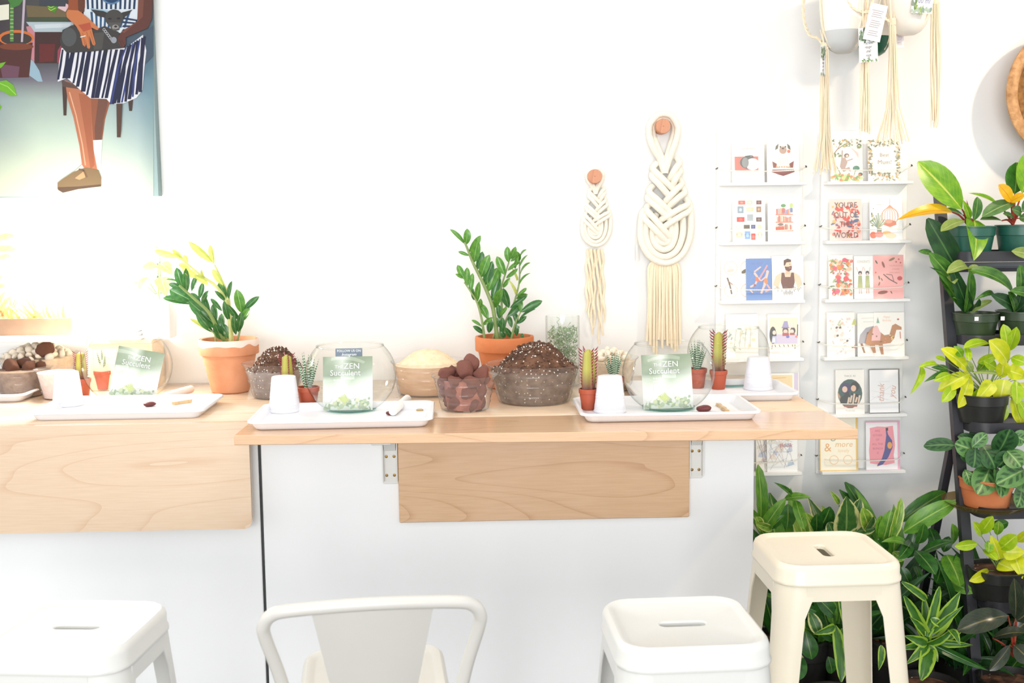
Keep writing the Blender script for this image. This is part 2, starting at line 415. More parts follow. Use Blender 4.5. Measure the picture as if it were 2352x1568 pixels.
def put_leaf(parent, base, tip, width, mt, shape='ell', n=(0, -1, .35), fold=.18, arch=.08, wave=0, name='leaf'):
    base, tip = Vector(base), Vector(tip); d = tip-base; L = d.length
    if L < 1e-5: return
    x = d/L; n = Vector(n); z = (n-x*n.dot(x))
    if z.length < 1e-3: z = Vector((1, 0, 0))-x*x.x
    z.normalize(); y = z.cross(x)
    o = obj(name, leaf_mesh(shape, mt, fold, arch, wave), parent)
    pl = parent.matrix_world if parent.parent is None else parent.matrix_world
    loc = base-ROOT.get(parent.name, Vector((0, 0, 0)))
    o.matrix_local = Matrix(((x.x*L, y.x*width, z.x*L, loc.x), (x.y*L, y.y*width, z.y*L, loc.y), (x.z*L, y.z*width, z.z*L, loc.z), (0, 0, 0, 1)))
    return o
ROOT = {}
def plant(name, label, loc, group=None, cat='plant'):
    t = thing(name, label, cat, loc, 0, group); ROOT[t.name] = Vector(loc); return t
class Crop:
    def __init__(s, ox, oy_, k): s.o = (ox, oy_, k)
    def __call__(s, x, y, Y): return oy(s.o[0]+x*s.o[2], s.o[1]+y*s.o[2], Y)
    def w(s, px, Y): return px*s.o[2]/ppm(Y)
def stems(parent, paths, rad, mt, name='stem'):
    """each stem a tube of its own"""
    o_ = ROOT.get(parent.name, Vector((0, 0, 0)))
    for p in paths:
        p = [Vector(q)-o_ for q in p]; p = spline(p, 4) if len(p) > 2 else p
        n = len(p); r = [rad*(1-.55*i/(n-1)) for i in range(n)]
        MB().tube(p, r, 6).build(name, mt, parent)

# ================================================================== the room
CZ, YW = .98, .93
def struct(name, a, b, m):
    o = MB().box(a, b).build(name, m, smooth=0); o['kind'] = 'structure'; return o
struct('wall_back', (-4, YW, 0), (4, YW+.1, 2.9), WALL)
struct('floor', (-4, -4.6, -.06), (4, YW+.1, 0), FLOORM)
struct('ceiling', (-4, -4.6, 2.9), (4, YW+.1, 2.98), WALL)

# ------------------------------------------------------------------ cabinets and worktops
o = MB().bbox((-2.45, .25, 0), (-.5962, .926, .953), .002).build('counter_cabinet', CABM); tag(o, 'white counter cabinet under the worktop whose wooden flap hangs down', 'cabinet', 'counter cabinets')
cab = thing('counter_cabinet', 'white counter cabinet with a wooden board and two folding brackets on its front', 'cabinet', group='counter cabinets')
MB().bbox((-.588, .25, 0), (.760, .926, .953), .002).build('body', CABM, cab)
MB().bbox((-.5955, .258, 0), (-.589, .30, .953), .001).build('gap_shade', mat('dark_gap_shade', (64, 66, 66), .6), cab)  # dark strip standing in for the shade inside the cabinet gap
MB().bbox((-.216, .226, .687), (.577, .2495, .951), .002).build('support_board', MAPLEF, cab)
def bracket(x0, x1, parent):
    b = obj('folding_bracket', None, parent)
    w = x1-x0; xm = (x0+x1)/2
    MB().bbox((x0, .243, .792), (x1, .2498, .953), .001).build('plate', STEELW, b)
    MB().bbox((x1-.003, .226, .80), (x1, .243, .95), .0008).build('flange', STEELW, b)
    MB().bbox((x0, .226, .80), (x0+.003, .243, .95), .0008).build('flange', STEELW, b)
    m = MB()                                              # hinged arm reaching under the flap
    m.loft([[(xm-w*.36, .236, .885), (xm+w*.36, .236, .885), (xm+w*.36, .243, .885), (xm-w*.36, .243, .885)],
            [(xm-w*.42, .205, .922), (xm+w*.42, .205, .922), (xm+w*.42, .226, .922), (xm-w*.42, .226, .922)],
            [(xm-w*.42, .16, .944), (xm+w*.42, .16, .944), (xm+w*.42, .16, .951), (xm-w*.42, .16, .951)],
            [(xm-w*.42, .03, .944), (xm+w*.42, .03, .944), (xm+w*.42, .03, .951), (xm-w*.42, .03, .951)]], True, True)
    m.build('arm', STEELW, b)
    sgn = 1 if xm > 0 else -1
    MB().bbox((xm+sgn*.018-.016, .06, .936), (xm+sgn*.018+.016, .15, .951), .002).build('release_lever', STEELW, b)
    for dx in (-.25, .25):
        for z in (.868, .816):
            m = MB().lathe([(.0001, .0015), (.0035, .001), (.0042, 0)], 10, (xm+dx*w, .2425, z), ax='Y', cap0=True)
            m.build('screw', BRASS, b)
    for dx in (-.22, .22):
        MB().lathe([(.0001, .001), (.0028, 0)], 8, (xm+dx*w, .2395, .8935), ax='Y', cap0=True).build('rivet_hole', SCREWD, b)
bracket(oy(880, 1100, .245).x, oy(915, 1100, .245).x, cab)
bracket(oy(1581, 1100, .245).x, oy(1613, 1100, .245).x, cab)

top = thing('countertop', 'maple worktop with its front flap hanging down over the white cabinet', 'countertop', group='maple worktops')
MB().bbox((-2.45, .211, .954), (-.597, .928, CZ), .0015).build('worktop', MAPLE, top)
m = MB(); pts = [(-2.45, .69), (-.626, .69), (-.618, .692), (-.611, .698), (-.607, .707), (-.606, .72), (-.606, CZ-.001), (-2.45, CZ-.001)]
m.loft([[(x, .187, z) for x, z in pts], [(x, .2095, z) for x, z in pts]], True, True)
m.build('drop_leaf', MAPLE, top, smooth=20)
top2 = thing('countertop', 'maple worktop with its front flap raised, overhanging the cabinet end near the card racks', 'countertop', group='maple worktops')
MB().bbox((-.5945, .211, .954), (.94, .928, CZ), .0015).build('worktop', MAPLE, top2)
m = MB(); q = [(-.605, -.003), (.94, -.066), (.94, .209), (-.6, .184)]
rings = []
for z, k in ((.9555, .0015), (.957, 0), (CZ-.0015, 0), (CZ, .0015)):
    rings.append([(q[0][0]+k, q[0][1]+k, z), (q[1][0]-k, q[1][1]+k, z), (q[2][0]-k, q[2][1]-k, z), (q[3][0]+k, q[3][1]-k, z)])
m.loft(rings, True, True); m.build('drop_leaf', MAPLEF, top2, smooth=20)

# ------------------------------------------------------------------ stools and chair
def seat_mesh(H, coat, slot=True):
    m = MB(); W_ = .280; n = 6
    R_ = [(W_+.004, .058, H-.045), (W_+.006, .058, H-.043), (W_+.006, .058, H-.038), (W_, .056, H-.032), (W_, .056, H-.014), (W_-.006, .054, H-.005), (W_-.018, .05, H), (W_-.034, .045, H-.0005), (W_-.046, .04, H-.005), (W_-.056, .036, H-.0065)]
    rings = [rrect(a, a, r, z, n) for a, r, z in R_]
    if slot: rings += [rrect(.094, .030, .0149, H-.0065, n), rrect(.088, .024, .0119, H-.009, n), rrect(.086, .022, .0109, H-.016, n)]
    else: rings += [rrect(.05, .05, .02, H-.006, n)]
    m.loft(rings, False, not slot)
    # inner skin so that the sheet has thickness
    R2 = [(W_+.0005, .056, H-.045), (W_-.006, .052, H-.016), (W_-.02, .046, H-.009)]
    m.loft([rrect(a, a, r, z, n)[::-1] for a, r, z in R2]+([rrect(.086, .022, .0109, H-.016, n)[::-1]] if slot else []), False, not slot)
    return m.mesh('seat', coat, 35)
def leg_mesh(H, coat):
    rings = []
    zt = H-.044
    for t in (0, .025, .05, .1, .2, .4, .7, 1.0):
        z = zt*(1-t); c = .1385+.052*t; w = .060-.024*t+.022*max(0, 1-t/.10)
        r = .050*(1-t)+.022*t; th = .003
        a = [(c-r-max(w-r, .004), c), (c-r, c)]
        for i in range(1, 5): q = R(90-90*i/5); a.append((c-r+r*math.cos(q), c-r+r*math.sin(q)))
        a += [(c, c-r), (c, c-r-max(w-r, .004))]
        b = [(x-th if i >= 4 else x, y-th if i < 4 else y) for i, (x, y) in enumerate(a)][::-1]
        rings.append([(x, y, z) for x, y in a+b])
    m = MB(); m.loft(rings, True, True); return m.mesh('leg', coat, 50)
def apron_mesh(H, coat):
    return MB().box((-.082, -.1402, H-.078), (.082, -.1365, H-.044)).mesh('apron', coat, 0)
def stool_parts(t, H, coat, slot=True):
    k = (H, coat.name)
    o = obj('seat', cached(('seat', slot)+k, lambda: seat_mesh(H, coat, slot)), t)
    for i in range(4):
        l = obj('leg', cached(('leg4',)+k, lambda: leg_mesh(H, coat)), t); l.rotation_euler = (0, 0, R(90*i))
        a = obj('apron', cached(('apron',)+k, lambda: apron_mesh(H, coat)), t); a.rotation_euler = (0, 0, R(90*i))
SH = .755
p = oz(173, 1432, SH); t = thing('stool', 'white metal stool standing before the hanging wooden flap', 'stool', (p.x+.002, p.y, 0), R(-6), 'metal stools'); stool_parts(t, SH, STEELW)
p = oz(1568, 1424, SH); t = thing('stool', 'white metal stool beside the warm-lit stool, its hand slot lying crosswise', 'stool', (p.x, p.y, 0), R(2), 'metal stools'); stool_parts(t, SH, STEELW)
p = oz(1893, 1257, SH); t = thing('stool', 'white metal stool, painted as warm-lit, at the cabinet end, in front of the floor plants', 'stool', (p.x, p.y, 0), R(91), 'metal stools'); stool_parts(t, SH, STEELWARM)
ch = thing('chair', 'white metal chair with a bent tube back and tapered back plate', 'chair', (-.206, -.69, 0), R(5.5))
stool_parts(ch, .645, CHW, False)
rt_pts = [(-.146, -.13, .60), (-.165, -.165, .72), (-.185, -.20, .815), (-.186, -.212, .845), (-.172, -.222, .868), (-.135, -.232, .880), (0, -.245, .889), (.135, -.232, .880), (.172, -.222, .868), (.186, -.212, .845), (.185, -.20, .815), (.165, -.165, .72), (.146, -.13, .60)]
rt_pts = [(x, y, .6+(z-.6)*.91) for x, y, z in rt_pts]
MB().tube(spline(rt_pts, 6), .0118, 12).build('back_tube', CHW, ch)
m = MB(); rings = []
for k in range(9):
    t_ = k/8; z = .612+.246*t_; w = .066+.039*t_; y = -.135-.105*t_
    row = [(-w+2*w*j/10, y-.012*(1-(2*j/10-1)**2), z) for j in range(11)]
    rings.append(row+[(x, yy+.003, zz) for x, yy, zz in row[::-1]])
m.loft(rings, True, True); m.build('back_plate', CHW, ch, smooth=40)

# ------------------------------------------------------------------ painting
def zp(x, y): return x*.3062, y*.3062
cvs = thing('painting', 'large unframed painting of a seated woman in a striped dress holding a small dark dog', 'painting')
YP = .888
pr, pb = oy(354, 200, YP).x, oy(180, 453, YP).z
MB().bbox((oy(-90, 200, YP).x, YP, pb), (pr, .928, oy(180, -60, YP).z), .0015).build('canvas', mat('painted_canvas_edge', (120, 140, 142), .7), cvs)
def pfn(x, y, d):
    q = oy(x*.3062*.985, y*.3062+(1475-y)*0, YP); q.y = YP-.0006-d; return (q.x, q.y, q.z)
a = Art(pfn, 3e-5, tone=.62)
a.grad([-280, 0, 300, 700, 1050, 1170], [-180, 200, 480, 600, 750, 1000, 1250, 1474],
  [[(60, 62, 60), (58, 60, 60), (70, 72, 70), (60, 60, 64), (70, 84, 96), (88, 108, 118)], [(66, 64, 66), (66, 60, 64), (82, 78, 82), (66, 62, 68), (70, 84, 98), (84, 108, 120)],
   [(82, 78, 86), (82, 76, 84), (84, 82, 88), (84, 84, 96), (80, 104, 128), (92, 124, 140)], [(96, 98, 106), (108, 110, 120), (116, 112, 124), (120, 124, 138), (110, 138, 160), (108, 142, 156)],
   [(122, 140, 142), (150, 168, 168), (166, 184, 178), (168, 186, 182), (140, 166, 178), (120, 152, 162)], [(140, 156, 156), (160, 176, 172), (186, 204, 192), (188, 206, 196), (168, 190, 192), (140, 166, 170)],
   [(170, 184, 172), (190, 202, 184), (206, 216, 196), (208, 216, 200), (194, 208, 200), (166, 184, 180)], [(206, 210, 188), (214, 214, 190), (222, 220, 196), (222, 220, 200), (212, 216, 200), (188, 200, 190)]])
a.poly([(200, 40), (520, 60), (520, 130), (210, 130)], (112, 98, 70)).poly([(205, 128), (520, 128), (520, 168), (210, 165)], (66, 78, 58))
a.poly([(200, 165), (560, 165), (560, 245), (262, 245)], (176, 192, 200)).poly([(262, 185), (540, 175), (530, 205), (270, 215)], (204, 214, 222))
a.poly([(258, 240), (480, 240), (470, 474), (262, 474)], (66, 40, 40)).poly([(300, 330), (420, 330), (410, 460), (300, 468)], (100, 40, 40))
a.poly([(200, 200), (232, 195), (266, 245), (262, 470), (238, 440), (226, 300)], (196, 130, 142)).poly([(440, 380), (470, 330), (470, 470), (436, 470)], (150, 64, 82))
a.poly([(225, 430), (262, 470), (300, 530), (326, 612), (290, 612), (216, 560)], (150, 180, 198))
a.poly([(-20, 310), (250, 320), (222, 580), (-20, 585)], (82, 46, 42)).poly([(0, 480), (150, 500), (140, 580), (20, 582)], (110, 74, 92)).ell(124, 285, 136, 60, (206, 112, 54)).ell(126, 292, 118, 46, (64, 56, 54)).ell(126, 350, 132, 26, (122, 66, 46))
a.poly([(76, -180), (106, -180), (104, 312), (78, 312)], (82, 136, 72))
for k in range(9): a.rect(78, 60+k*28, 104, 66+k*28, (180, 200, 130))
a.poly([(186, -180), (206, -180), (176, 316), (160, 316)], (190, 176, 190)).poly([(-20, 42), (70, 32), (70, 146), (-20, 156)], (232, 232, 214))
a.poly([(60, 0), (190, -20), (150, 40), (100, 60)], (70, 128, 60)).poly([(330, 0), (350, -60), (450, -60), (440, 60), (415, 98), (370, 70)], (72, 136, 40))
for k in range(4): a.line([(352+k*6, 4+k*20), (388, 20+k*20), (425, 0+k*20)], 5, (190, 220, 90))
a.poly([(470, 10), (530, 40), (500, 90), (440, 60)], (220, 190, 196)).poly([(300, -100), (520, -100), (500, 50), (300, 45)], (60, 66, 76))
for pts in ([(-20, 612), (50, 602), (105, 640), (132, 718), (84, 722), (30, 690), (-20, 672)], [(-20, 480), (48, 464), (20, 500), (-20, 530)], [(-20, 760), (14, 800), (-4, 836), (-20, 840)]): a.poly(pts, (112, 178, 44))
a.line([(0, 625), (60, 650), (125, 712)], 6, (160, 214, 96))
for x, y0, y1 in ((475, 640, 866), (975, 740, 832)): a.poly([(x, y0), (x+40, y0), (x+32, y1), (x+10, y1)], (74, 56, 50))
a.poly([(1090, 250), (1172, 190), (1172, 420), (1110, 480)], (70, 86, 104))
# legs, sock, shoe
a.poly([(690, 725), (845, 740), (800, 900), (778, 1062), (708, 1058), (700, 900)], (146, 88, 64)).poly([(750, 740), (830, 742), (790, 900), (772, 1056), (726, 1054), (722, 960)], (112, 76, 64))
a.poly([(705, 1052), (780, 1048), (768, 1270), (742, 1274), (716, 1170)], (228, 226, 222))
a.poly([(496, 600), (690, 690), (700, 900), (716, 1130), (746, 1284), (628, 1254), (606, 1090), (560, 880), (516, 740)], (182, 116, 86)).poly([(600, 700), (690, 720), (702, 1000), (722, 1240), (690, 1270), (650, 1000)], (164, 98, 70))
a.line([(530, 690), (580, 860), (628, 1080), (652, 1240)], 9, (222, 168, 136))
a.poly([(470, 600), (590, 640), (600, 668), (478, 650)], (92, 72, 66))
a.poly([(566, 1290), (626, 1236), (640, 1262), (600, 1300)], (240, 236, 226))
a.poly([(440, 1372), (476, 1344), (556, 1292), (610, 1268), (660, 1256), (748, 1272), (772, 1330), (772, 1392), (700, 1404), (600, 1414), (480, 1442), (440, 1418)], (128, 106, 78)).poly([(572, 1336), (640, 1284), (652, 1330), (606, 1348)], (204, 150, 112)).poly([(440, 1404), (600, 1398), (772, 1382), (772, 1398), (600, 1418), (480, 1446), (444, 1424)], (92, 72, 58))
a.line([(600, 1270), (640, 1276), (664, 1330)], 16, (110, 88, 66))
# dress
NAVY, WH = (32, 36, 66), (226, 228, 236)
a.poly([(470, 360), (960, 360), (1090, 262), (1116, 380), (1100, 520), (1086, 676), (1040, 735), (940, 776), (850, 784), (812, 742), (690, 738), (600, 664), (512, 586), (442, 614), (450, 480)], WH)
hem = lambda x: 600-(x-442)*.2 if x < 512 else 586+(x-512)*.86 if x < 690 else 738 if x < 812 else 784-(x-850)*.1 if x < 950 else 776-(x-950)*.6
for i in range(12):
    x0 = 480+i*41; x1 = 444+i*36.5+ (6 if i % 2 else 0); y1 = hem(x1)-2; w = 10+6*((i*7) % 3)
    xm_ = (x0+x1)/2+6*math.sin(i*2.3); ym_ = (380+y1)/2
    a.poly([(x0-w*.7, 372), (x0+w*.7, 372), (xm_+w, ym_), (x1+w*.9, y1), (x1-w*.7, y1), (xm_-w*.8, ym_)], NAVY)
for i in range(9):
    t_ = i/8; x0, y0 = 962+140*t_, 352-80*t_; x1 = 846+222*t_; y1 = hem(x1)-4-10*t_; w = 8+4*(i % 3)
    xm_, ym_ = (x0+x1)/2+(14 if i % 2 else -4), (y0+y1)/2-20
    a.poly([(x0-w*.6, y0), (x0+w*.6, y0+4), (xm_+w, ym_-40), (xm_+w*1.3-10, ym_+20), (x1+w*.9, y1), (x1-w*.7, y1), (xm_-w-10, ym_+20), (xm_-w*.7, ym_-40)], NAVY if i % 3 else (52, 66, 128))
a.poly([(640, -180), (1070, -180), (1060, 120), (980, 260), (760, 220), (680, 150), (640, 110)], (220, 230, 238))
for i in range(11):
    x = 652+i*38; a.poly([(x, -180), (x+18, -180), (x+14-(i-5)*3, 70), (x-2-(i-5)*3, 70)], (30, 56, 92))
for i in range(9): a.poly([(690+i*36, 90), (708+i*36, 92), (716+i*30, 210), (702+i*30, 205)], (44, 84, 124))
for i in range(4): a.poly([(940, 130+i*30), (1055, 150+i*22), (1045, 160+i*22), (930, 144+i*30)], (30, 50, 86))
a.poly([(690, 62), (830, 80), (820, 110), (700, 90)], (160, 196, 214))
a.ell(850, -10, 66, 40, (34, 66, 104))
for i in range(12): a.ell(796+i*10, 8+22*math.sin(i*.28), 7, 7, (90, 130, 170), n=8)
# dog
DOG = (62, 60, 60)
a.poly([(458, 300), (480, 226), (556, 188), (640, 250), (800, 196), (905, 240), (950, 360), (700, 388), (512, 398), (466, 344)], DOG).ell(530, 280, 56, 70, (82, 84, 86)).poly([(720, 250), (800, 240), (780, 370), (716, 376)], (78, 76, 74))
a.poly([(696, 72), (790, 84), (850, 110), (800, 134), (740, 120)], (56, 54, 54)).poly([(1012, 74), (930, 96), (900, 130), (940, 140), (980, 110)], (56, 54, 54)).ell(872, 138, 68, 66, (70, 68, 66)).poly([(826, 170), (926, 170), (912, 226), (876, 234), (850, 220)], (84, 82, 80)).ell(882, 206, 26, 20, (150, 148, 146)).ell(884, 200, 12, 8, (40, 38, 38)).ell(840, 142, 14, 7, (36, 34, 34)).ell(906, 140, 14, 7, (36, 34, 34)).line([(868, 218), (884, 224), (902, 218)], 4, (40, 38, 38))
for i in range(6): a.ring(796+i*11, 224+i*14, 9, 4, (196, 200, 206), 10)
a.ell(870, 302, 22, 24, (150, 156, 166)).poly([(800, 376), (826, 380), (812, 414), (796, 404)], (40, 40, 44))
# arms and hands
a.poly([(536, -180), (656, -180), (650, 60), (620, 110), (520, 120), (524, 40)], (150, 78, 46)).poly([(590, -180), (656, -180), (646, 90), (600, 90)], (100, 56, 40))
a.poly([(520, 76), (600, 80), (656, 120), (696, 156), (740, 196), (758, 218), (744, 228), (700, 208), (712, 258), (732, 330), (722, 344), (708, 336), (684, 268), (692, 352), (684, 370), (668, 360), (654, 292), (660, 336), (650, 352), (634, 338), (612, 246), (584, 198), (514, 132), (508, 100)], (200, 120, 74)).poly([(600, 190), (690, 170), (700, 220), (640, 240)], (180, 84, 60))
for x0, y0, x1, y1 in ((664, 240, 692, 350), (692, 236, 722, 336), (634, 250, 652, 344)): a.line([(x0, y0), (x1, y1)], 3, (146, 76, 48))
a.line([(616, 280), (656, 270)], 7, (236, 236, 230))
a.poly([(1064, -180), (1172, -180), (1162, 140), (1128, 212), (962, 282), (964, 330), (946, 358), (920, 346), (906, 322), (900, 286), (930, 238), (1050, 160)], (96, 54, 48)).poly([(1064, -180), (1110, -180), (1090, 130), (950, 250), (930, 240), (1048, 160)], (120, 72, 60))
a.line([(930, 300), (952, 340)], 3, (60, 34, 30)).line([(912, 300), (932, 344)], 3, (60, 34, 30))
for x, y0, y1 in ((890, 778, 1030),): a.poly([(x, y0), (x+45, y0), (x+32, y1), (x+4, y1)], (84, 62, 52))
a.build('painted_picture', cvs)

# ------------------------------------------------------------------ pegs and rope knots
def peg(px, py, r, label):
    q = oy(px, py, .88)
    t = thing('wall_peg', label, 'peg', (q.x, .93, q.z), 0, 'wooden wall pegs')
    MB().lathe([(r*.92, -.001), (r, .001), (r, .055), (r*.94, .058), (.001, .058)], 28, ax='Y', cap0=True).build('peg_head', PEG, t)
    return t
peg(1523, 290, .0235, 'round wooden wall peg holding the larger rope knot'); peg(1366, 405, .0225, 'round wooden wall peg holding the smaller rope knot')
KC = (1300, 240, .3761)
def knot(name, label, mp, rad, Yb, ropem):
    """rope pipa knot: loop over the peg, plaited neck, nested U turns, hanging strands"""
    t = thing(name, label, 'wall hanging', group='rope wall hangings')
    def cord(pts, r=rad, k=5):
        P = spline([mp(x, y, d) for x, y, d in pts], k)
        MB().tube(P, r, 10).build('cord', ropem, t)
    # loop
    for off, dd in ((0, 0), (24, 1)):
        cord([(604-off*.2, 420, .9), (588-off*.5, 340, .8), (552-off, 250, .5+dd), (530-off*.8, 180, .4+dd), (532-off*.7, 120, .4+dd), (560-off*.3, 86-off*.7, .4+dd), (597, 76-off*.8, .4+dd), (640+off*.2, 88-off*.7, .4+dd), (664+off*.6, 130, .4+dd), (656+off*.9, 190, .4+dd), (632+off*.9, 270, .5+dd), (610+off*.6, 350, .8), (602+off*.2, 420, .9)])
    # nested U turns
    for k, (xl, xr, yb, yl, yr) in enumerate([(556, 640, 846, 790, 760), (528, 668, 886, 745, 735), (490, 712, 930, 715, 690), (458, 760, 968, 700, 650)]):
        xc_ = (xl+xr)/2
        cord([(xl+28, yl-90+12*k, .1), (xl+6, yl-30, .5), (xl, (yl+yb)/2-10, .9), (xl+(xc_-xl)*.35, yb-.16*(yb-yl), 1.0), (xc_, yb, 1.0), (xr-(xr-xc_)*.35, yb-.16*(yb-yr), 1.0), (xr, (yr+yb)/2-20, .9), (xr-4, yr-30, .6), (xr-26, yr-90+10*k, .1)])
    # plaited neck: strands crossing from both sides, over and under in turn
    Lf = [(530, 392, 656, 520), (526, 436, 642, 572), (508, 532, 652, 672), (500, 574, 636, 700), (492, 640, 632, 806), (476, 690, 606, 830)]
    Rg = [(690, 356, 636, 450), (694, 408, 650, 490), (704, 484, 610, 588), (722, 536, 634, 616), (744, 606, 586, 700), (750, 648, 598, 748)]
    for i, (x0, y0, x1, y1) in enumerate(Lf):
        cord([(x0+24, y0-34, .2), (x0, y0, 1.0), ((x0*2+x1)/3, (y0*2+y1)/3, 1.9), ((x0+2*x1)/3, (y0+2*y1)/3, 2.0), (x1, y1, 1.2), (x1+14, y1+16, .1)])
    for i, (x0, y0, x1, y1) in enumerate(Rg):
        cord([(x0-14, y0-30, .2), (x0+2, y0, 1.1), ((x0*2+x1)/3, (y0*2+y1)/3, 2.0), ((x0+2*x1)/3, (y0+2*y1)/3, 2.1), (x1, y1, 1.3), (x1-16, y1+14, .1)])
    return t
bigmap = lambda x, y, d: oy(KC[0]+x*KC[2], KC[1]+y*KC[2], .93-.0115-.013*d)
kb = knot('rope_knot_hanging', 'larger cream rope knot wall hanging with long straight strands', bigmap, .0108, 0, ROPEP)
for i in range(16):
    x = 506+i*12.2+random.uniform(-3, 3); y1 = 1470+random.uniform(-40, 60)
    pts = [bigmap(x*.6+592*.4, 960, .5), bigmap(x, 1000, .7), bigmap(x+random.uniform(-4, 4), 1200, .6+.4*(i % 2)), bigmap(x+(x-592)*.06+random.uniform(-5, 5), y1, .6+.4*(i % 2))]
    MB().tube(spline(pts, 4), .0042, 6).build('strand', YARN, kb)
def smallmap(x, y, d):
    zy = 400+(y-76)*.414 if y < 390 else 530+(y-390)*.573
    return oy(KC[0]+(180+(x-600)*.56)*KC[2], KC[1]+zy*KC[2], .93-.0075-.0085*d)
ks = knot('rope_knot_hanging', 'smaller cream rope knot wall hanging with frayed twisted strands', smallmap, .0062, 0, ROPEP)
for i in range(7):
    x = 1349+i*5.6; yb = (716, 730, 768, 752, 790, 770, 740)[i]; pts = []
    for k in range(13):
        tt = k/12; y = 572+(yb-572)*tt
        pts.append(oy(x+tt*(6 if i > 3 else -1)+2.2*math.sin(k*1.4+i*2), y, .918-.005*math.cos(k*1.4+i*2)))
    MB().tube(pts, [.0045-.0022*max(0, (k-9)/3) for k in range(13)], 6).build('strand', YARN, ks)
m = MB().bbox((-.009, -.0006, -.052), (.009, .0006, 0), .0002); q = oy(1464, 562, .905)
tg = m.build('price_tag', TAG, kb); tg.location = q; tg.rotation_euler = (0, R(-4), R(55))
MB().tube([oy(1464, 562, .905), oy(1462, 545, .908), oy(1470, 525, .912)], .0008, 5).build('tag_string', YARN, kb)

# ------------------------------------------------------------------ card racks
ZB = [1.600-.1906*k for k in range(6)]
HOOKM = mat('dark_hook_metal', (96, 92, 84), .4, metal=.6); BEADM = mat('white_bead_cord', (242, 238, 228), .5)
def rack(x0, x1, label):
    t = thing('card_rack', label, 'card rack', group='white card racks')
    MB().bbox((x0-.006, .914, .640), (x1-.002, .9285, 1.775), .001).build('backboard', RACKM, t)
    for z in ZB:
        MB().bbox((x0, .866, z), (x1, .9142, z+.0105), .0012).build('shelf', RACKM, t)
        zc = z+.052
        pts = [(x0-.010, .914, zc+.004), (x0+.004, .895, zc), (x0+.02, .872, zc-.003)]
        n = 70
        for i in range(n+1): pts.append((x0+.03+(x1-x0-.06)*i/n, .8665, zc-.004-.003*math.sin(math.pi*i/n)))
        pts += [(x1-.02, .872, zc-.002), (x1-.006, .895, zc+.003), (x1+.008, .914, zc+.007)]
        MB().tube(pts, [.0023 if i % 2 else .0013 for i in range(len(pts))], 5).build('bead_cord', BEADM, t)
        for x, dz in ((x0-.010, .004), (x1+.008, .007)):
            MB().tube([(x, .9145, zc+dz), (x, .904, zc+dz), (x+(.004 if x < x0 else -.004), .901, zc+dz+.004)], .002, 6).build('hook', HOOKM, t)
    return t
rack(.797, 1.073, 'white six-shelf card rack, the one nearer the rope knots'); rack(1.140, 1.420, 'white six-shelf card rack, the one nearer the plant ladder')
def card(row, px0, px1, py0, label, draw, paper=PAPER, dy=0, col=None):
    z0 = ZB[row]+.0106; Y0 = .880+dy
    x0, x1 = oy(px0, py0+90, Y0).x, oy(px1, py0+90, Y0).x
    zt = oy(px0, py0, .89).z; h = (zt-z0)/math.cos(R(6)); w = x1-x0
    me = MB().bbox((0, -.0012, 0), (w, .0012, h), .0003).mesh('greeting_card', paper, 0)
    o = obj('greeting_card', me); o.location = (x0, Y0, z0); o.rotation_euler = (-R(6), 0, 0)
    tag(o, label, 'card', 'greeting cards on the racks')
    s = h/100; W_ = w/s
    a = Art(lambda x, y, d: (x*s, -.00125-d, y*s), 2e-5, fade=.12)
    if col: a.rect(0, 0, W_, 100, col)
    draw(a, W_); a.build('printed_picture', o)
    return o
rnd = random.Random(3)
def flowers(a, x0, y0, x1, y1, n, cols, r0=1.5, r1=4, leaf=((96, 130, 70), (140, 160, 90))):
    for i in range(n):
        x, y = rnd.uniform(x0, x1), rnd.uniform(y0, y1); r = rnd.uniform(r0, r1)
        if rnd.random() < .4: a.ell(x, y, r*1.4, r*.5, rnd.choice(leaf), rnd.uniform(0, 180), 8)
        else: a.ell(x, y, r, r*.85, rnd.choice(cols), rnd.uniform(0, 90), 9)
GR = (120, 116, 110)
def d_cat(a, W):
    a.rect(6, 28, W-14, 60, (226, 120, 104)); a.ell(38, 46, 20, 15, (104, 104, 100)).ell(48, 42, 16, 14, (236, 230, 222)).ell(31, 46, 8, 12, (150, 150, 146)).line([(30, 60), (44, 62), (50, 60)], 2, (70, 74, 60))
    a.text('I LOVE YOU', W/2, 76, 6, (178, 164, 146), .5)
def d_pug(a, W):
    c = W/2
    a.poly([(c-24, 32), (c-26, 50), (c-12, 42), (c+12, 42), (c+26, 50), (c+24, 32)], (130, 62, 50)).poly([(c-28, 24), (c, 14), (c+28, 24), (c+24, 34), (c-24, 34)], (126, 58, 48)).rect(c-25, 30, c+25, 34, (236, 226, 214))
    a.poly([(c-16, 36), (c-12, 62), (c+12, 62), (c+16, 36), (c, 32)], (244, 230, 216))
    for k in range(5): a.line([(c-12+k*6, 40), (c-9+k*4.5, 58)], .7, (222, 190, 166))
    for k in range(6): a.ell(c-15+k*6, 36, 2.6, 2, (222, 150, 110), n=8)
    a.ell(c, 78, 14, 12, (244, 232, 218)).poly([(c-17, 86), (c-10, 92), (c-12, 80), (c-19, 76)], (92, 96, 78)).poly([(c+17, 86), (c+10, 92), (c+12, 80), (c+19, 76)], (92, 96, 78)).ell(c, 76, 9, 9, (176, 146, 128)).ell(c, 80, 3, 2, (80, 66, 60)).ell(c-6, 84, 2, 2, (70, 60, 56)).ell(c+6, 84, 2, 2, (70, 60, 56)).ell(c+14, 73, 4, 4, (222, 110, 90))
    a.text('I LOVE YOU', c, 6, 5, (236, 200, 180), .5)
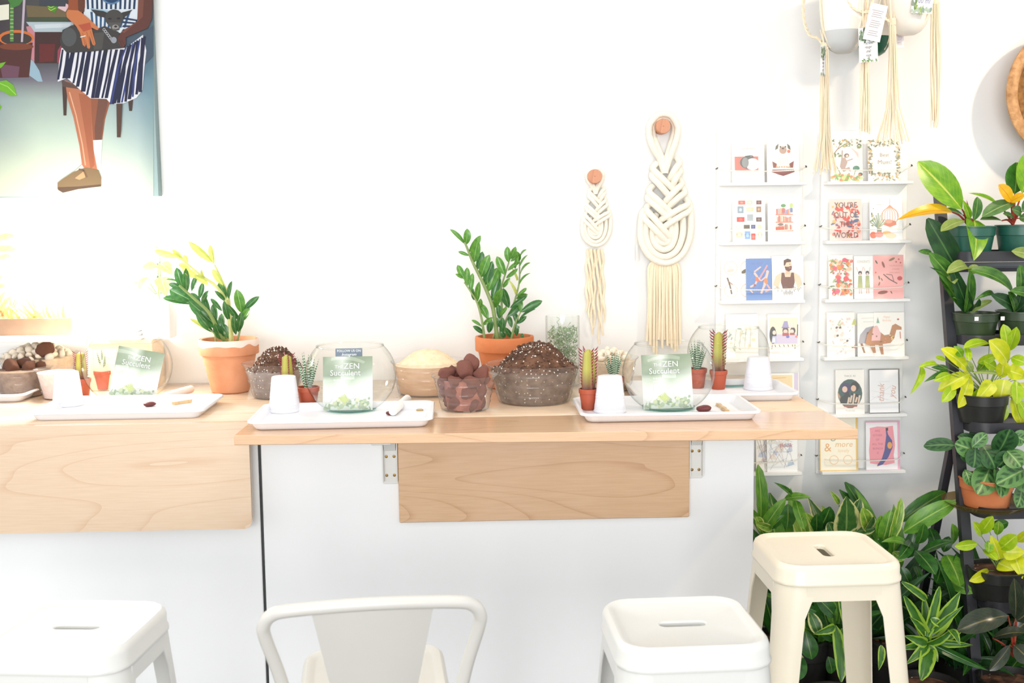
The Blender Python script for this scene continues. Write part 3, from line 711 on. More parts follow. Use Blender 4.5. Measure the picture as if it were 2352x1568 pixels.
def d_stamps(a, W):
    P = [(14, 86, 16, 9, (226, 110, 92)), (34, 86, 13, 9, (214, 222, 176)), (56, 86, 12, 9, (116, 66, 58)), (12, 66, 14, 16, (150, 166, 176)), (33, 70, 16, 9, (232, 218, 170)), (56, 68, 11, 13, (160, 124, 92)), (10, 46, 18, 11, (214, 70, 60)), (34, 48, 14, 15, (176, 184, 186)), (55, 46, 13, 10, (104, 76, 66)), (8, 30, 13, 10, (236, 228, 200)), (26, 30, 14, 9, (92, 80, 58)), (43, 30, 10, 9, (66, 72, 120)), (58, 30, 9, 9, (236, 214, 170)), (8, 10, 15, 12, (246, 204, 170)), (28, 6, 13, 18, (128, 164, 214)), (43, 4, 10, 15, (226, 84, 70)), (58, 8, 11, 14, (240, 206, 186))]
    for x, y, w, h, c in P:
        a.rect(x, y, x+w, y+h, c)
        if rnd.random() < .7: a.ell(x+w*.5, y+h*.5, w*.26, h*.26, tuple(min(255, q+46) for q in c), n=8)
def d_books(a, W):
    c = W/2
    for k, (y, x0, x1) in enumerate(((64, c-18, c+20), (46, c-18, c+20), (26, c-20, c+20))):
        a.rect(x0-2, y-2.4, x1+2, y, (206, 122, 98)); x = x0
        while x < x1-3:
            w = rnd.uniform(2, 4); h = rnd.uniform(10, 15)
            a.rect(x, y, x+w-.5, y+h, rnd.choice([(190, 130, 120), (150, 140, 176), (214, 160, 130), (170, 120, 110), (226, 200, 180), (196, 92, 70)])); x += w
    a.ell(c-1, 84, 6, 4, (92, 150, 92)).ell(c+18, 84, 4, 6, (190, 210, 130)).rect(c+15, 68, c+21, 78, (110, 130, 176)).rect(c-4, 68, c+2, 78, (214, 104, 80)).rect(c-20, 26, c, 34, (196, 88, 64)).ell(c-8, 40, 7, 3, (120, 110, 106))
def d_circles(a, W):
    for x, y in ((22, 74), (60, 74), (22, 22), (60, 22)): a.ring(x, y, 15, 1.4, (236, 190, 170))
    a.ell(22, 68, 9, 4, (206, 200, 186), 10).ell(22, 76, 5, 5, (232, 222, 206)).ell(54, 66, 8, 4, (110, 96, 76), 30).line([(14, 52), (20, 34), (24, 14)], 3.4, (96, 82, 62)).line([(16, 44), (26, 36)], 2, (150, 110, 84)).ell(60, 24, 6, 3, (214, 150, 130), 60)
    a.text('a', 38, 46, 8, (244, 216, 180), .5)
def d_divers(a, W):
    a.rect(0, 0, W, 100, (98, 134, 190))
    for k in range(16): a.line([(rnd.uniform(0, W*.6), rnd.uniform(4, 96)), (rnd.uniform(W*.4, W), rnd.uniform(4, 96))], .8, rnd.choice([(116, 150, 204), (82, 116, 176), (120, 130, 196)]))
    SK = (238, 190, 176)
    a.line([(20, 66), (26, 58), (30, 48)], 5, SK).line([(20, 68), (36, 80)], 3.4, SK).line([(30, 48), (44, 70), (52, 84)], 3.6, (222, 150, 150)).line([(28, 50), (22, 38), (10, 32)], 4.2, SK).ell(27, 50, 4, 6, (232, 110, 80), 20).ell(21, 36, 3, 3, (150, 90, 70))
    a.line([(52, 66), (48, 52), (44, 34)], 6, SK).line([(46, 40), (36, 16)], 5, SK).line([(50, 38), (58, 26), (46, 20)], 4, (226, 160, 156)).line([(50, 58), (36, 46), (30, 54)], 3, SK).ell(48, 46, 4.4, 7, (236, 130, 76), 10).ell(52, 68, 3.6, 3.6, SK).line([(8, 26), (16, 18)], 3, SK)
    for k in range(5): a.line([(14+k*6, 86), (18+k*6, 90)], 1, (130, 110, 180))
def d_man(a, W):
    c = W/2; SK = (240, 198, 168)
    a.poly([(c-16, 62), (c-28, 54), (c-34, 34), (c-22, 26), (c-18, 40), (c-12, 50)], SK).poly([(c+16, 62), (c+28, 54), (c+34, 34), (c+22, 26), (c+18, 40), (c+12, 50)], SK)
    a.poly([(c-16, 62), (c+16, 62), (c+14, 36), (c-14, 36)], SK).rect(c-5, 58, c+6, 68, (230, 180, 150))
    a.poly([(c-14, 62), (c-8, 62), (c-6, 52), (c+6, 52), (c+8, 62), (c+14, 62), (c+16, 40), (c+12, 26), (c-12, 26), (c-16, 40)], (106, 62, 48))
    a.ell(c+1, 78, 9, 11, SK).poly([(c-9, 78), (c-9, 90), (c, 94), (c+8, 91), (c+8, 86), (c-3, 85), (c-6, 78)], (82, 50, 42)).poly([(c-7, 76), (c+1, 75), (c+10, 78), (c+9, 68), (c+2, 64), (c-5, 68)], (96, 54, 46)).ell(c+5, 72.5, 2.4, .8, (214, 130, 110)).ell(c+5, 81, 1.2, .9, (70, 50, 44)).poly([(c+8, 80), (c+11, 77), (c+8, 76)], (226, 176, 146))
    for k in range(20): a.line([(c-30+k*3.1, 28+3*math.sin(k)), (c-29+k*3.1, 22+4*math.sin(k*2.1))], 1.2, (120, 120, 126))
    for k in range(7): a.line([(c-10+k*3.4, 20), (c-8+k*2.8, 10+2*(k % 2))], 1, (110, 112, 120))
def d_pale(a, W):
    flowers(a, 8, 20, W-10, 70, 26, [(244, 222, 190), (226, 226, 214), (246, 226, 206)], 2, 5, ((190, 200, 176), (170, 178, 170)))
    for k in range(4): a.line([(18+k*12, 26), (24+k*11, 66)], 1, (190, 186, 176))
def d_table(a, W):
    a.rect(4, 30, W-4, 92, (240, 226, 198))
    a.poly([(8, 32), (18, 54), (W-6, 54), (W-6, 32)], (206, 194, 216))
    for k in range(5): a.line([(16+k*10, 30), (18+k*10, 25)], 1.6, (86, 74, 66))
    a.line([(10, 30), (9, 20)], 1.6, (110, 90, 70)).line([(W-12, 30), (W-12, 20)], 1.6, (110, 90, 70))
    a.ell(12, 52, 8, 20, (64, 66, 66)).ell(15, 58, 4, 5, (240, 214, 196)).poly([(8, 34), (22, 34), (20, 50), (11, 50)], (190, 190, 216)).poly([(11, 36), (17, 36), (16, 46), (12, 46)], (238, 236, 232))
    a.ell(41, 62, 7, 9, (92, 70, 72)).ell(41, 60, 5, 5, (236, 200, 186)).rect(34, 50, 49, 57, (176, 84, 84)).poly([(33, 70), (49, 68), (46, 84), (38, 84)], (158, 152, 190)).rect(32, 68, 50, 70, (130, 124, 166))
    a.ell(58, 62, 6, 8, (70, 62, 64)).ell(56, 60, 4.4, 5, (240, 212, 200)).rect(51, 52, 62, 57, (168, 86, 62)).line([(54, 68), (52, 80)], 2.4, (244, 214, 214)).line([(58, 68), (60, 80)], 2.4, (244, 214, 214)).line([(W-6, 50), (W-5, 76)], 2, (70, 66, 66))
    a.ell(46, 48, 4, 3, (104, 112, 180)).ell(66, 48, 3, 2.4, (214, 130, 110))
    a.line([(8, 10), (26, 11)], 1, (226, 206, 190)).line([(30, 10), (54, 11)], 1, (226, 206, 190))
def d_yellow(a, W):
    a.rect(0, 40, W-16, 96, (240, 216, 168)).rect(W-12, 0, W-2, 100, (214, 202, 222)).ell(W*.42, 60, 6, 8, (46, 60, 44), 30).ell(W*.34, 66, 4, 6, (60, 76, 56), 60).line([(W*.42, 58), (W*.5, 40), (W*.52, 20)], 2, (70, 76, 50)).line([(8, 88), (40, 90)], 1.6, (226, 180, 120))
    flowers(a, 4, 6, W-18, 36, 14, [(236, 196, 140), (222, 170, 120)], 2, 4)
def d_sketch(a, W):
    cols = [(186, 204, 220), (220, 200, 196), (206, 210, 196), (236, 222, 210), (200, 206, 222)]
    for k in range(12):
        x, y = rnd.uniform(0, W*.8), rnd.uniform(4, 88); a.poly([(x, y), (min(W, x+rnd.uniform(8, 20)), y+rnd.uniform(-4, 8)), (min(W, x+rnd.uniform(8, 18)), min(98, y+rnd.uniform(6, 22))), (x+2, min(98, y+8))], rnd.choice(cols))
    for k in range(24): a.line([(rnd.uniform(0, W*.9), rnd.uniform(4, 94)), (rnd.uniform(0, W*.9), rnd.uniform(4, 94))][:2], .5, rnd.choice([(140, 140, 150), (180, 150, 140), (150, 160, 176)]))
def d_bird(a, W):
    d_sketch(a, W); a.ell(W*.72, 76, 6, 7, (236, 206, 84)).text('Book', W*.42, 54, 13, (190, 96, 90), 0, .2)
    a.rect(0, 62, W*.5, 66, (230, 224, 214))
def d_monkey(a, W):
    BR = (150, 122, 92)
    a.line([(2, 56), (16, 74), (30, 84), (46, 92)], 2.4, BR).line([(6, 62), (12, 40), (24, 16)], 1.8, (120, 130, 80)).line([(16, 74), (26, 90)], 1.6, BR)
    flowers(a, 2, 56, 24, 66, 10, [(120, 140, 90)], 2, 4); flowers(a, 6, 80, 52, 97, 34, [(150, 140, 96), (196, 156, 96), (110, 122, 76)], 1.4, 3); flowers(a, W-14, 74, W-2, 97, 12, [(176, 150, 100), (120, 120, 84)], 1.4, 3)
    a.poly([(22, 34), (26, 54), (34, 56), (40, 44), (34, 30), (44, 34), (48, 22), (40, 26), (30, 22)], (176, 152, 142)).line([(27, 52), (28, 72)], 3, (176, 152, 142)).ell(38, 60, 6, 5, (112, 86, 82)).ell(39, 59, 3.4, 3, (226, 196, 176)).line([(34, 46), (52, 52)], 2.6, (176, 152, 142))
    for k in range(4): a.line([(46+k*4, 80-k*4), (66, 64-k*3)], 1, (246, 206, 194))
    a.ell(60, 30, 8, 6, (84, 138, 112)).ell(70, 16, 5, 4, (70, 120, 104)).line([(58, 26), (52, 2)], 1, (110, 140, 90))
    flowers(a, 0, 1, W, 16, 40, [(236, 168, 84), (190, 214, 130), (226, 130, 84)], 2, 5, ((110, 160, 80), (150, 190, 96)))
def d_mum(a, W):
    for box in ((1, 84, W-1, 99), (1, 1, W-1, 20), (1, 20, 10, 84), (W-11, 20, W-1, 84)):
        flowers(a, *box, 46, [(150, 140, 110), (206, 182, 120), (190, 150, 96), (226, 206, 190), (170, 170, 150)], 1.4, 4, ((120, 132, 90), (98, 110, 84)))
    a.text('Best', W/2, 58, 13, (150, 140, 132), .5).text('Mum!', W/2, 40, 15, (150, 140, 132), .5)
def d_world(a, W):
    a.rect(0, 0, W, 97, (250, 206, 194))
    flowers(a, 8, 8, W-6, 86, 70, [(226, 84, 64), (240, 150, 110), (214, 70, 56), (242, 176, 96), (236, 120, 100)], 2, 5, ((84, 110, 140), (200, 60, 50)))
    a.poly([(10, 24), (24, 36), (20, 20)], (222, 70, 54)).line([(30, 56), (44, 44), (52, 34)], 6, (222, 84, 62)).line([(18, 70), (32, 74)], 6, (222, 70, 54)).ell(62, 46, 7, 4, (70, 100, 136), 20).ell(50, 42, 5, 3, (80, 120, 160), 20)
    for t_, y, s_ in (("YOU'RE", 76, 19), ('OUT OF', 53, 19), ('THIS', 32, 18), ('WORLD', 6, 19)): a.text(t_, W/2, y, s_, (70, 60, 56), .5, sx=.82)
def d_swing(a, W):
    a.line([(W*.62, 97), (W*.62, 82)], .8, (150, 130, 110))
    for k in range(7):
        q = (k-3)/3; a.line([(W*.62, 82), (W*.62+q*17, 66), (W*.62+q*19, 52), (W*.62+q*13, 38)], 1.3, (222, 150, 110))
    a.ring(W*.62, 56, 20, 1.6, (226, 160, 120)); a.poly([(W*.42, 36), (W*.48, 46), (W*.62, 48), (W*.8, 44), (W*.82, 36), (W*.62, 30)], (206, 120, 92)).ell(W*.58, 44, 9, 5, (226, 160, 140))
    for k in range(9): a.line([(W*.26, 28), (W*.26+(k-4)*5, 64-abs(k-4)*5)], 2.4, rnd.choice([(130, 150, 126), (110, 136, 120), (170, 170, 130)]))
    flowers(a, 2, 34, 12, 76, 14, [(170, 170, 130)], 1.4, 4); a.rect(W*.22, 18, W*.36, 28, (120, 130, 104))
    a.ell(8, 12, 8, 8, (232, 120, 84)).ell(22, 13, 10, 7, (240, 150, 140)).ell(40, 17, 10, 5, (246, 190, 120)).ell(50, 10, 13, 7, (250, 206, 176)); a.text('Home is', 16, 82, 5, (170, 160, 150))
def d_floral(a, W):
    flowers(a, 3, 10, W-3, 90, 130, [(240, 110, 96), (246, 160, 120), (236, 90, 110), (248, 200, 160), (240, 140, 60)], 2, 6, ((130, 150, 100), (180, 190, 130)))
    a.ell(W*.66, 20, 7, 7, (240, 150, 70)).ell(W*.66, 20, 3, 3, (150, 90, 60)).ell(W*.34, 18, 6, 6, (240, 110, 130)).ell(W*.7, 46, 6, 6, (238, 90, 96))
def d_congrats(a, W):
    a.text('CONGRATS', W/2, 84, 8, (206, 190, 150), .5, sx=.7)
    for x in (W*.32, W*.7):
        a.line([(x-4, 62), (x-9, 74)], 1.6, (240, 206, 184)).line([(x+4, 62), (x+7, 74)], 1.6, (240, 206, 184)).ell(x, 60, 4.4, 5, (60, 50, 48)).ell(x, 58, 2.6, 3, (240, 206, 184)).poly([(x-4, 54), (x+4, 54), (x+6, 26), (x-6, 26)], (178, 184, 126)).line([(x-2, 26), (x-2, 12)], 1.6, (230, 170, 140)).line([(x+2, 26), (x+3, 12)], 1.6, (230, 170, 140))
def d_bugs(a, W):
    for x, y, r_, q in ((8, 84, 5, 120), (24, 78, 8, 110), (44, 90, 8, 25), (14, 48, 5, 100), (14, 34, 5, 70), (20, 44, 4, 120), (22, 14, 12, 8), (42, 14, 4, 120)): a.ell(x, y, r_, r_*.34, rnd.choice([(110, 96, 56), (140, 110, 64), (76, 90, 56), (150, 84, 66)]), q, 10)
    a.line([(24, 56), (38, 44), (56, 34)], 2.2, (96, 70, 60)).line([(30, 56), (44, 54), (48, 40)], 1.4, (120, 84, 60)).ell(62, 46, 6, 5, (196, 70, 74)).ell(60, 90, 2, 2, (206, 90, 84)).ell(54, 84, 2, 2, (206, 90, 84)).ell(64, 82, 2, 2, (206, 90, 84)).ell(6, 60, 2, 2, (226, 110, 80))
    a.text("YOU'RE A LITTLE", 38, 74, 4, (206, 120, 100)).text('STRANGE', 44, 66, 4, (206, 120, 100)).text('AND I LIKE IT', 38, 58, 4, (206, 120, 100))
def d_dogs(a, W):
    a.rect(4, 42, W-26, 84, (236, 230, 224)); flowers(a, 6, 8, W-4, 90, 40, [(240, 210, 196), (226, 206, 200), (246, 190, 170)], 1.6, 4, ((180, 190, 150), (206, 196, 186)))
    for x, y in ((22, 66), (30, 66), (46, 36), (58, 22), (24, 48)): a.ell(x, y, 3, 2.4, (96, 90, 88), 30, 9)
    a.poly([(56, 72), (62, 86), (68, 72)], (190, 196, 96)).poly([(60, 20), (66, 18), (63, 28)], (206, 96, 84))
def camel(a, dx, col1, col2, cloth):
    a.poly([(dx+0, 28), (dx+4, 50), (dx+16, 66), (dx+26, 70), (dx+34, 56), (dx+44, 48), (dx+56, 50), (dx+62, 70), (dx+70, 74), (dx+84, 66), (dx+84, 60), (dx+72, 60), (dx+66, 40), (dx+58, 30), (dx+40, 28), (dx+42, 4), (dx+36, 4), (dx+30, 26), (dx+22, 26), (dx+24, 8), (dx+18, 8), (dx+10, 26)], col1)
    a.poly([(dx+14, 36), (dx+18, 66), (dx+28, 70), (dx+36, 52), (dx+34, 36)], cloth)
    for k in range(16): a.ell(dx+rnd.uniform(8, 66), rnd.uniform(32, 52), 1.8, 1.8, rnd.choice([(236, 130, 80), (120, 150, 140), (240, 200, 120), col2]), n=8)
def d_grey(a, W):
    a.poly([(2, 30), (6, 50), (20, 66), (W, 72), (W, 30)], (174, 170, 176)).rect(W-22, 30, W, 56, (146, 112, 84)).ell(W-12, 50, 9, 7, (112, 70, 66)).ell(W-10, 34, 5, 3, (226, 120, 76)); a.poly([(6, 30), (12, 30), (18, 8), (14, 8)], (156, 112, 70)); a.line([(10, 88), (W-4, 89)], .9, (206, 200, 190)).line([(14, 80), (W-6, 80)], .9, (206, 200, 190))
def d_camel(a, W):
    camel(a, -20, (190, 130, 84), (150, 90, 60), (242, 190, 186)); a.poly([(6, 76), (9, 90), (13, 76)], (130, 176, 150)).text('Happy', 22, 88, 6, (240, 190, 150)).text('Birthday', 20, 80, 6, (240, 190, 150)).ell(56, 84, 2.6, 2, (200, 80, 70)).line([(60, 56), (61, 40)], 2, (206, 110, 80))
def d_oval(a, W):
    a.text('THICK AS', W/2, 84, 6, (150, 146, 140), .5).text('THIEVES', W/2, 5, 6, (190, 186, 176), .5)
    c = W/2; a.ell(c, 46, 28, 33, (62, 92, 86)); a.ell(c-9, 58, 11, 13, (70, 62, 100)).ell(c-12, 56, 6, 7, (236, 200, 176)).ell(c+11, 62, 10, 11, (46, 46, 44)).ell(c+8, 58, 6, 7, (232, 190, 160)).poly([(c-24, 34), (c-4, 52), (c+2, 36), (c-8, 22), (c-22, 24)], (54, 58, 54)).poly([(c+2, 48), (c+20, 44), (c+18, 24), (c+4, 22)], (48, 48, 48))
    for k in range(5): a.line([(c-6+k*6, 22+k % 2*4), (c-2+k*6, 38+k % 3*4)], 4, (226, 200, 176))
    a.poly([(c-29, 52), (c-22, 40), (c-24, 30)], (206, 150, 104)).rect(c-14, 16, c+16, 20, (176, 110, 90))
def d_thanks(a, W):
    a.rect(0, 0, W, 100, (92, 88, 84)).rect(2, 2, W-3, 98, (244, 242, 242))
    for k in range(6): a.line([(rnd.uniform(2, W*.4), rnd.uniform(10, 96)), (rnd.uniform(W*.5, W-4), rnd.uniform(10, 96))], .8, (222, 220, 224))
    a.text('thank', 34, 26, 21, (216, 160, 140), 0, .25, 88, .85).text('you', 58, 34, 21, (216, 160, 140), 0, .25, 80, .85)
def d_ugly(a, W):
    a.rect(0, 0, W, 100, (232, 190, 96)).rect(1.5, 1.5, W-4, 99, (246, 238, 216))
    a.text('Uglies', W*.45, 60, 24, (146, 160, 140), .5, .2, 0, .95).text('&', 8, 36, 22, (226, 160, 84)).text('more', W*.62, 44, 15, (226, 170, 100), .5, .2).text('lovely', W*.62, 34, 9, (236, 200, 150), .5, .1)
    a.ring(26, 20, 8, 1.4, (238, 196, 150)).ring(52, 20, 8, 1.4, (238, 196, 150))
def d_banana(a, W):
    a.rect(0, 0, W, 100, (238, 170, 196)).rect(0, 1, W-5, 97, (246, 242, 242))
    a.poly([(8, 14), (6, 40), (9, 70), (8, 86), (24, 89), (40, 88), (56, 90), (58, 70), (60, 50), (57, 30), (59, 14), (40, 10), (20, 12)], (242, 150, 160))
    a.poly([(24, 8), (34, 11), (46, 26), (55, 46), (54, 60), (46, 72), (44, 80), (46, 84), (41, 85), (42, 70), (38, 40), (32, 22), (23, 11)], (72, 70, 138)).ell(49, 50, 5, 7, (238, 160, 66)).rect(41, 80, 46, 86, (40, 38, 50)).ell(24, 9, 2, 1.4, (206, 80, 70))
    for k, s_ in enumerate(('ARE', 'OTHER', 'OF', 'ALL THE', 'BUNCH', 'IS')): a.text(s_, 24, 78-k*9, 6, (196, 100, 116), .5)
card(0, 1682, 1756, 320, 'cream card with a grey and white cat curled on a red mat', d_cat)
card(0, 1762, 1836, 322, 'pale card with a seated pug on a maroon cushion', d_pug)
card(1, 1683, 1758, 456, 'card printed with rows of small coloured stamps', d_stamps)
card(1, 1764, 1838, 457, 'white card with three small bookshelves and pot plants', d_books)
card(2, 1657, 1722, 590, 'pale pink card with four thin circles, half behind the blue card', d_circles, dy=.012)
card(2, 1714, 1773, 594, 'blue card with two swimmers diving', d_divers, dy=.0)
card(2, 1774, 1846, 588, 'cream card with a bearded man in a brown vest', d_man)
card(3, 1668, 1742, 722, 'pale flower card seen through the rear glass bowl', d_pale)
card(3, 1764, 1838, 722, 'cream card with children around a lilac tea table', d_table)
card(4, 1768, 1836, 858, 'yellow card with a lilac edge behind the corner of the rear tray', d_yellow)
card(5, 1737, 1784, 975, 'pale blue sketch card behind the cabinet edge', d_sketch, dy=.008)
card(5, 1762, 1832, 980, 'pale collage card with a yellow bird and red lettering', d_bird, PAPERW)
card(0, 1908, 1982, 318, 'jungle card with a grey monkey sitting on a branch', d_monkey)
card(0, 1994, 2068, 320, 'card with a leafy border and thin grey lettering', d_mum)
card(1, 1906, 1980, 454, 'pink card with large thin capitals over red flowers', d_world)
card(1, 1998, 2073, 454, 'white card with a hanging basket chair and plants', d_swing, PAPERW)
card(2, 1904, 1960, 586, 'white card covered with coral flowers', d_floral)
card(2, 1962, 2006, 588, 'white card with two women in green dresses raising arms', d_congrats, PAPERW)
card(2, 2006, 2076, 586, 'pink card with scattered insects and a heart', d_bugs, col=(246, 176, 170))
card(3, 1900, 1964, 718, 'pale card with small dogs in party hats', d_dogs)
card(3, 1970, 2013, 720, 'cream card with a grey patterned animal rump, beside the camel card', d_grey, dy=.006)
card(3, 2008, 2078, 718, 'cream card with a decorated brown camel', d_camel)
card(4, 1920, 1986, 850, 'cream card with two people in a dark green oval', d_oval)
card(4, 1996, 2067, 848, 'marbled white card with dark edge and copper script', d_thanks, PAPERW)
card(5, 1884, 1972, 958, 'cream card with yellow edge and large swirling letters', d_ugly)
card(5, 1990, 2068, 968, 'white card with a purple banana on pink', d_banana, PAPERW)

# ================================================================== hanging planters, basket
def strands(parent, x, y0, y1, Y, n, spread0, spread1, wob=2, name='strand', rad=.0021, mt=YARN, fray=0):
    for i in range(n):
        q = (i+.5)/n-.5; pts = []; ph = random.uniform(0, 6); ln = random.uniform(-14, 6); k_ = 7
        for k in range(k_+1):
            t_ = k/k_; sp = spread0+(spread1-spread0)*t_+(fray*max(0, t_-.7)/.3)
            pts.append(oy(x+q*sp+wob*math.sin(t_*4+ph)*min(1, t_*3), y0+(y1-y0+ln)*t_, Y+.009*math.sin(i*2.4)))
        MB().tube(pts, rad, 5).build(name, mt, parent)
def hanger(label, x, yk, y1, Y, n, s0, s1, fray=0):
    t = thing('macrame_hanger', label, 'plant hanger', group='macrame hangers')
    for dx in (-5, 5):
        P = [oy(x+dx*.6, yk, Y), oy(x+dx, yk-40, Y+.006*dx/5), oy(x+dx*1.6, yk-160, Y), oy(x+dx*.5, -320, Y)]
        P[-1].z = 2.9
        MB().tube(spline(P, 5), .0028, 6).build('cord', YARN, t)
    c = oy(x, yk, Y)
    m = MB()
    for k in range(5): m.tube([(c.x+.0085*math.cos(a), c.y+.0085*math.sin(a), c.z-.004*k+.01) for a in [i*math.pi/6 for i in range(13)]], .0028, 5)
    m.build('knot', YARN, t)
    strands(t, x, yk, y1, Y, n, s0, s1, fray=fray); return t
YH = .72
def planter(label, px, pyb, w, h, Y, dip, dipz):
    b = oy(px, pyb, Y); r = w/2/ppm(Y); H = h/ppm(Y)
    t = thing('hanging_planter', label, 'planter', (b.x, b.y, b.z), 0, 'hanging planters')
    prof = [(.001, 0), (r*.30, H*.012), (r*.52, H*.06), (r*.70, H*.16), (r*.84, H*.32), (r*.93, H*.5), (r*.98, H*.7), (r, H*.88), (r*.99, H)]
    k = dipz
    lo = [p for p in prof if p[1] <= H*k]; hi = [p for p in prof if p[1] > H*k]
    j = len(lo); f = (H*k-prof[j-1][1])/(prof[j][1]-prof[j-1][1]); mid = (prof[j-1][0]+f*(prof[j][0]-prof[j-1][0]), H*k)
    MB().lathe([mid]+hi+[(r*.93, H), (r*.9, H*.8), (r*.6, H*.2)], 36).build('pot', CERW, t)
    MB().lathe([(.001, .0006)]+lo[1:]+[mid], 36).build('dipped_base', dip, t)
    for i in range(3):
        a = R(70+120*i); e = (r*1.01*math.cos(a), r*1.01*math.sin(a))
        MB().tube(spline([(e[0]*.55, e[1]*.55, H*.09), (e[0]*.88, e[1]*.88, H*.34), (e[0]*1.01, e[1]*1.01, H*.7), (e[0]*1.0, e[1]*1.0, H), (e[0]*.6, e[1]*.6, H+.3), (e[0]*.05, e[1]*.05, 2.9-b.z)], 5), .0024, 5).build('cord', YARN, t)
    m = MB()
    for k2 in range(2): m.tube([(r*1.015*math.cos(a), r*1.015*math.sin(a), H*(.95-.06*k2)) for a in [i*math.pi/18 for i in range(37)]], .0022, 5)
    m.build('cord_ring', YARN, t)
    return t
planter('white planter with a rounded grey dipped base', 1936, 124, 110, 150, YH-.02, CERG, .33)
planter('white planter with an all-white rounded base, on the basket side', 2084, 82, 118, 150, YH-.02, CERW, .2)
planter('white planter with a dark green dipped base, behind the paper tags', 2006, 130, 96, 140, YH+.12, CERGR, .30)
h1 = hanger('macrame hanger with the longest tassel, ending at the monkey card', 1895, 108, 395, YH-.01, 16, 14, 26, 34)
h2 = hanger('macrame hanger whose tassel hangs straight under the green price tag', 1987, 70, 306, YH-.09, 13, 15, 22, 4)
h3 = hanger('macrame hanger with a frayed tassel spreading at the end', 2050, 52, 335, YH-.06, 15, 14, 34, 46)
h4 = hanger('macrame hanger with a neat tassel nearest the woven basket', 2148, 4, 288, YH-.03, 15, 20, 22, -6)
m = MB()
def loop(parent, pts, Y, rad=.004, name='braid'):
    P = spline([oy(x, y, Y) for x, y in pts], 8)
    for ph in (0, math.pi):
        MB().tube([p+Vector((.0035*math.cos(i*1.1+ph), .003*math.sin(i*1.1+ph), .0035*math.sin(i*1.1+ph))) for i, p in enumerate(P)], rad*.7, 5).build(name, YARN, parent)
loop(h1, [(1852, -60), (1846, 0), (1848, 50), (1860, 80), (1880, 88), (1894, 108)], YH)
loop(h2, [(1940, -30), (1952, 8), (1972, 24), (1996, 24), (2006, -10), (2010, -60)], YH-.09)
loop(h3, [(1996, 26), (2014, 34), (2036, 44), (2050, 52)], YH-.06)
def ptag(name, label, x, y, w, h, Y, rot, draw, parent, col=TAG, yaw=0):
    c = oy(x, y, Y); s = 1/ppm(Y); W_, H_ = w*s, h*s
    o = MB().bbox((-W_/2, -.0004, -H_), (W_/2, .0004, 0), .0001).build('paper_tag', col, None, 0); o.location = c; o.rotation_euler = (0, R(rot), R(yaw))
    tag(o, label, 'tag', 'paper tags on the hangers')
    a = Art(lambda u, v, d: (-W_/2+u*W_/100, -.0005-d, -H_+v*H_/100), 1e-5); draw(a); a.build('printed_label', o)
    MB().tube([(0, 0, -H_*.03), (.002, .004, .02), (0, .012, .05)], .0008, 4).build('tag_string', YARN, o)
def t_green(a):
    flowers(a, 3, 62, 97, 97, 60, [(130, 150, 120), (160, 176, 150), (96, 116, 90)], 4, 9, ((110, 132, 100), (170, 186, 164)))
    for k, s_ in enumerate(('Macrame', 'Hanger', 'small', 'made')): a.text(s_, 50, 52-k*12, 13, (60, 60, 66), .5, .2, 3)
    a.text('48', 50, 6, 14, (90, 110, 84), .5); flowers(a, 3, 1, 97, 8, 16, [(130, 150, 120), (190, 196, 180)], 3, 5)
def t_text(a):
    for k in range(13):
        if k in (4, 9): continue
        a.line([(16+(k*7) % 9, 82-k*5.6), (84-(k*5) % 14, 82-k*5.6)], 1.6, (150, 144, 144))
def t_blue(a):
    for k, s_ in enumerate(('Large', '300 ml')): a.text(s_, 50, 66-k*34, 26, (84, 84, 130), .5, .2)
    flowers(a, 3, 2, 97, 20, 30, [(130, 150, 140), (160, 176, 160)], 4, 9)
    flowers(a, 2, 22, 20, 46, 8, [(130, 140, 130)], 4, 9)
ptag('t', 'white tag with green leaf print and black handwriting', 1993, 64, 43, 76, YH-.125, -3, t_green, None)
ptag('t', 'plain lilac-grey tag with small printed text', 2020, 10, 40, 82, YH-.135, 12, t_text, None, mat('lilac_tag_paper', (228, 220, 224), .7))
ptag('t', 'white tag with blue handwriting on the all-white planter', 2123, -42, 48, 70, YH-.10, 4, t_blue, None)
ptag('t', 'narrow green-printed tag turned edge-on near the grey-dipped planter', 1891, 106, 24, 66, YH-.05, 1, t_green, None, yaw=48)
ptag('t', 'small pale tag half hidden behind the frayed tassel', 2066, 62, 18, 46, YH+.02, -3, t_text, None, mat('lilac_tag_paper', (228, 220, 224), .7))

bc = oy(2459, 211, .84); bt = thing('wall_basket', 'round woven straw basket hanging on the wall above the plants', 'basket', (bc.x, .93, bc.z))
prof = []; 
for k in range(10):
    z0 = .002+.0115*k; r_ = .135+.078*(k/9)**.8
    for j in range(5): a_ = -math.pi/2+math.pi*j/4; prof.append((r_+.0062*math.cos(a_), z0+.0058+.0058*math.sin(a_)))
MB().lathe([(.001, .001)]+prof, 56, ax='Y').build('side', BASK, bt)
MB().lathe([(prof[-1][0]+.002, prof[-1][1]-.008), (prof[-1][0]+.006, prof[-1][1]), (prof[-1][0]-.004, prof[-1][1]+.006), (prof[-1][0]-.022, prof[-1][1]+.004), (prof[-1][0]-.032, prof[-1][1]-.006)], 56, ax='Y').build('rim', BASK, bt)
MB().lathe([(.19, .105), (.165, .06), (.14, .014), (.001, .012)], 56, ax='Y').build('inside', BASKIN, bt)

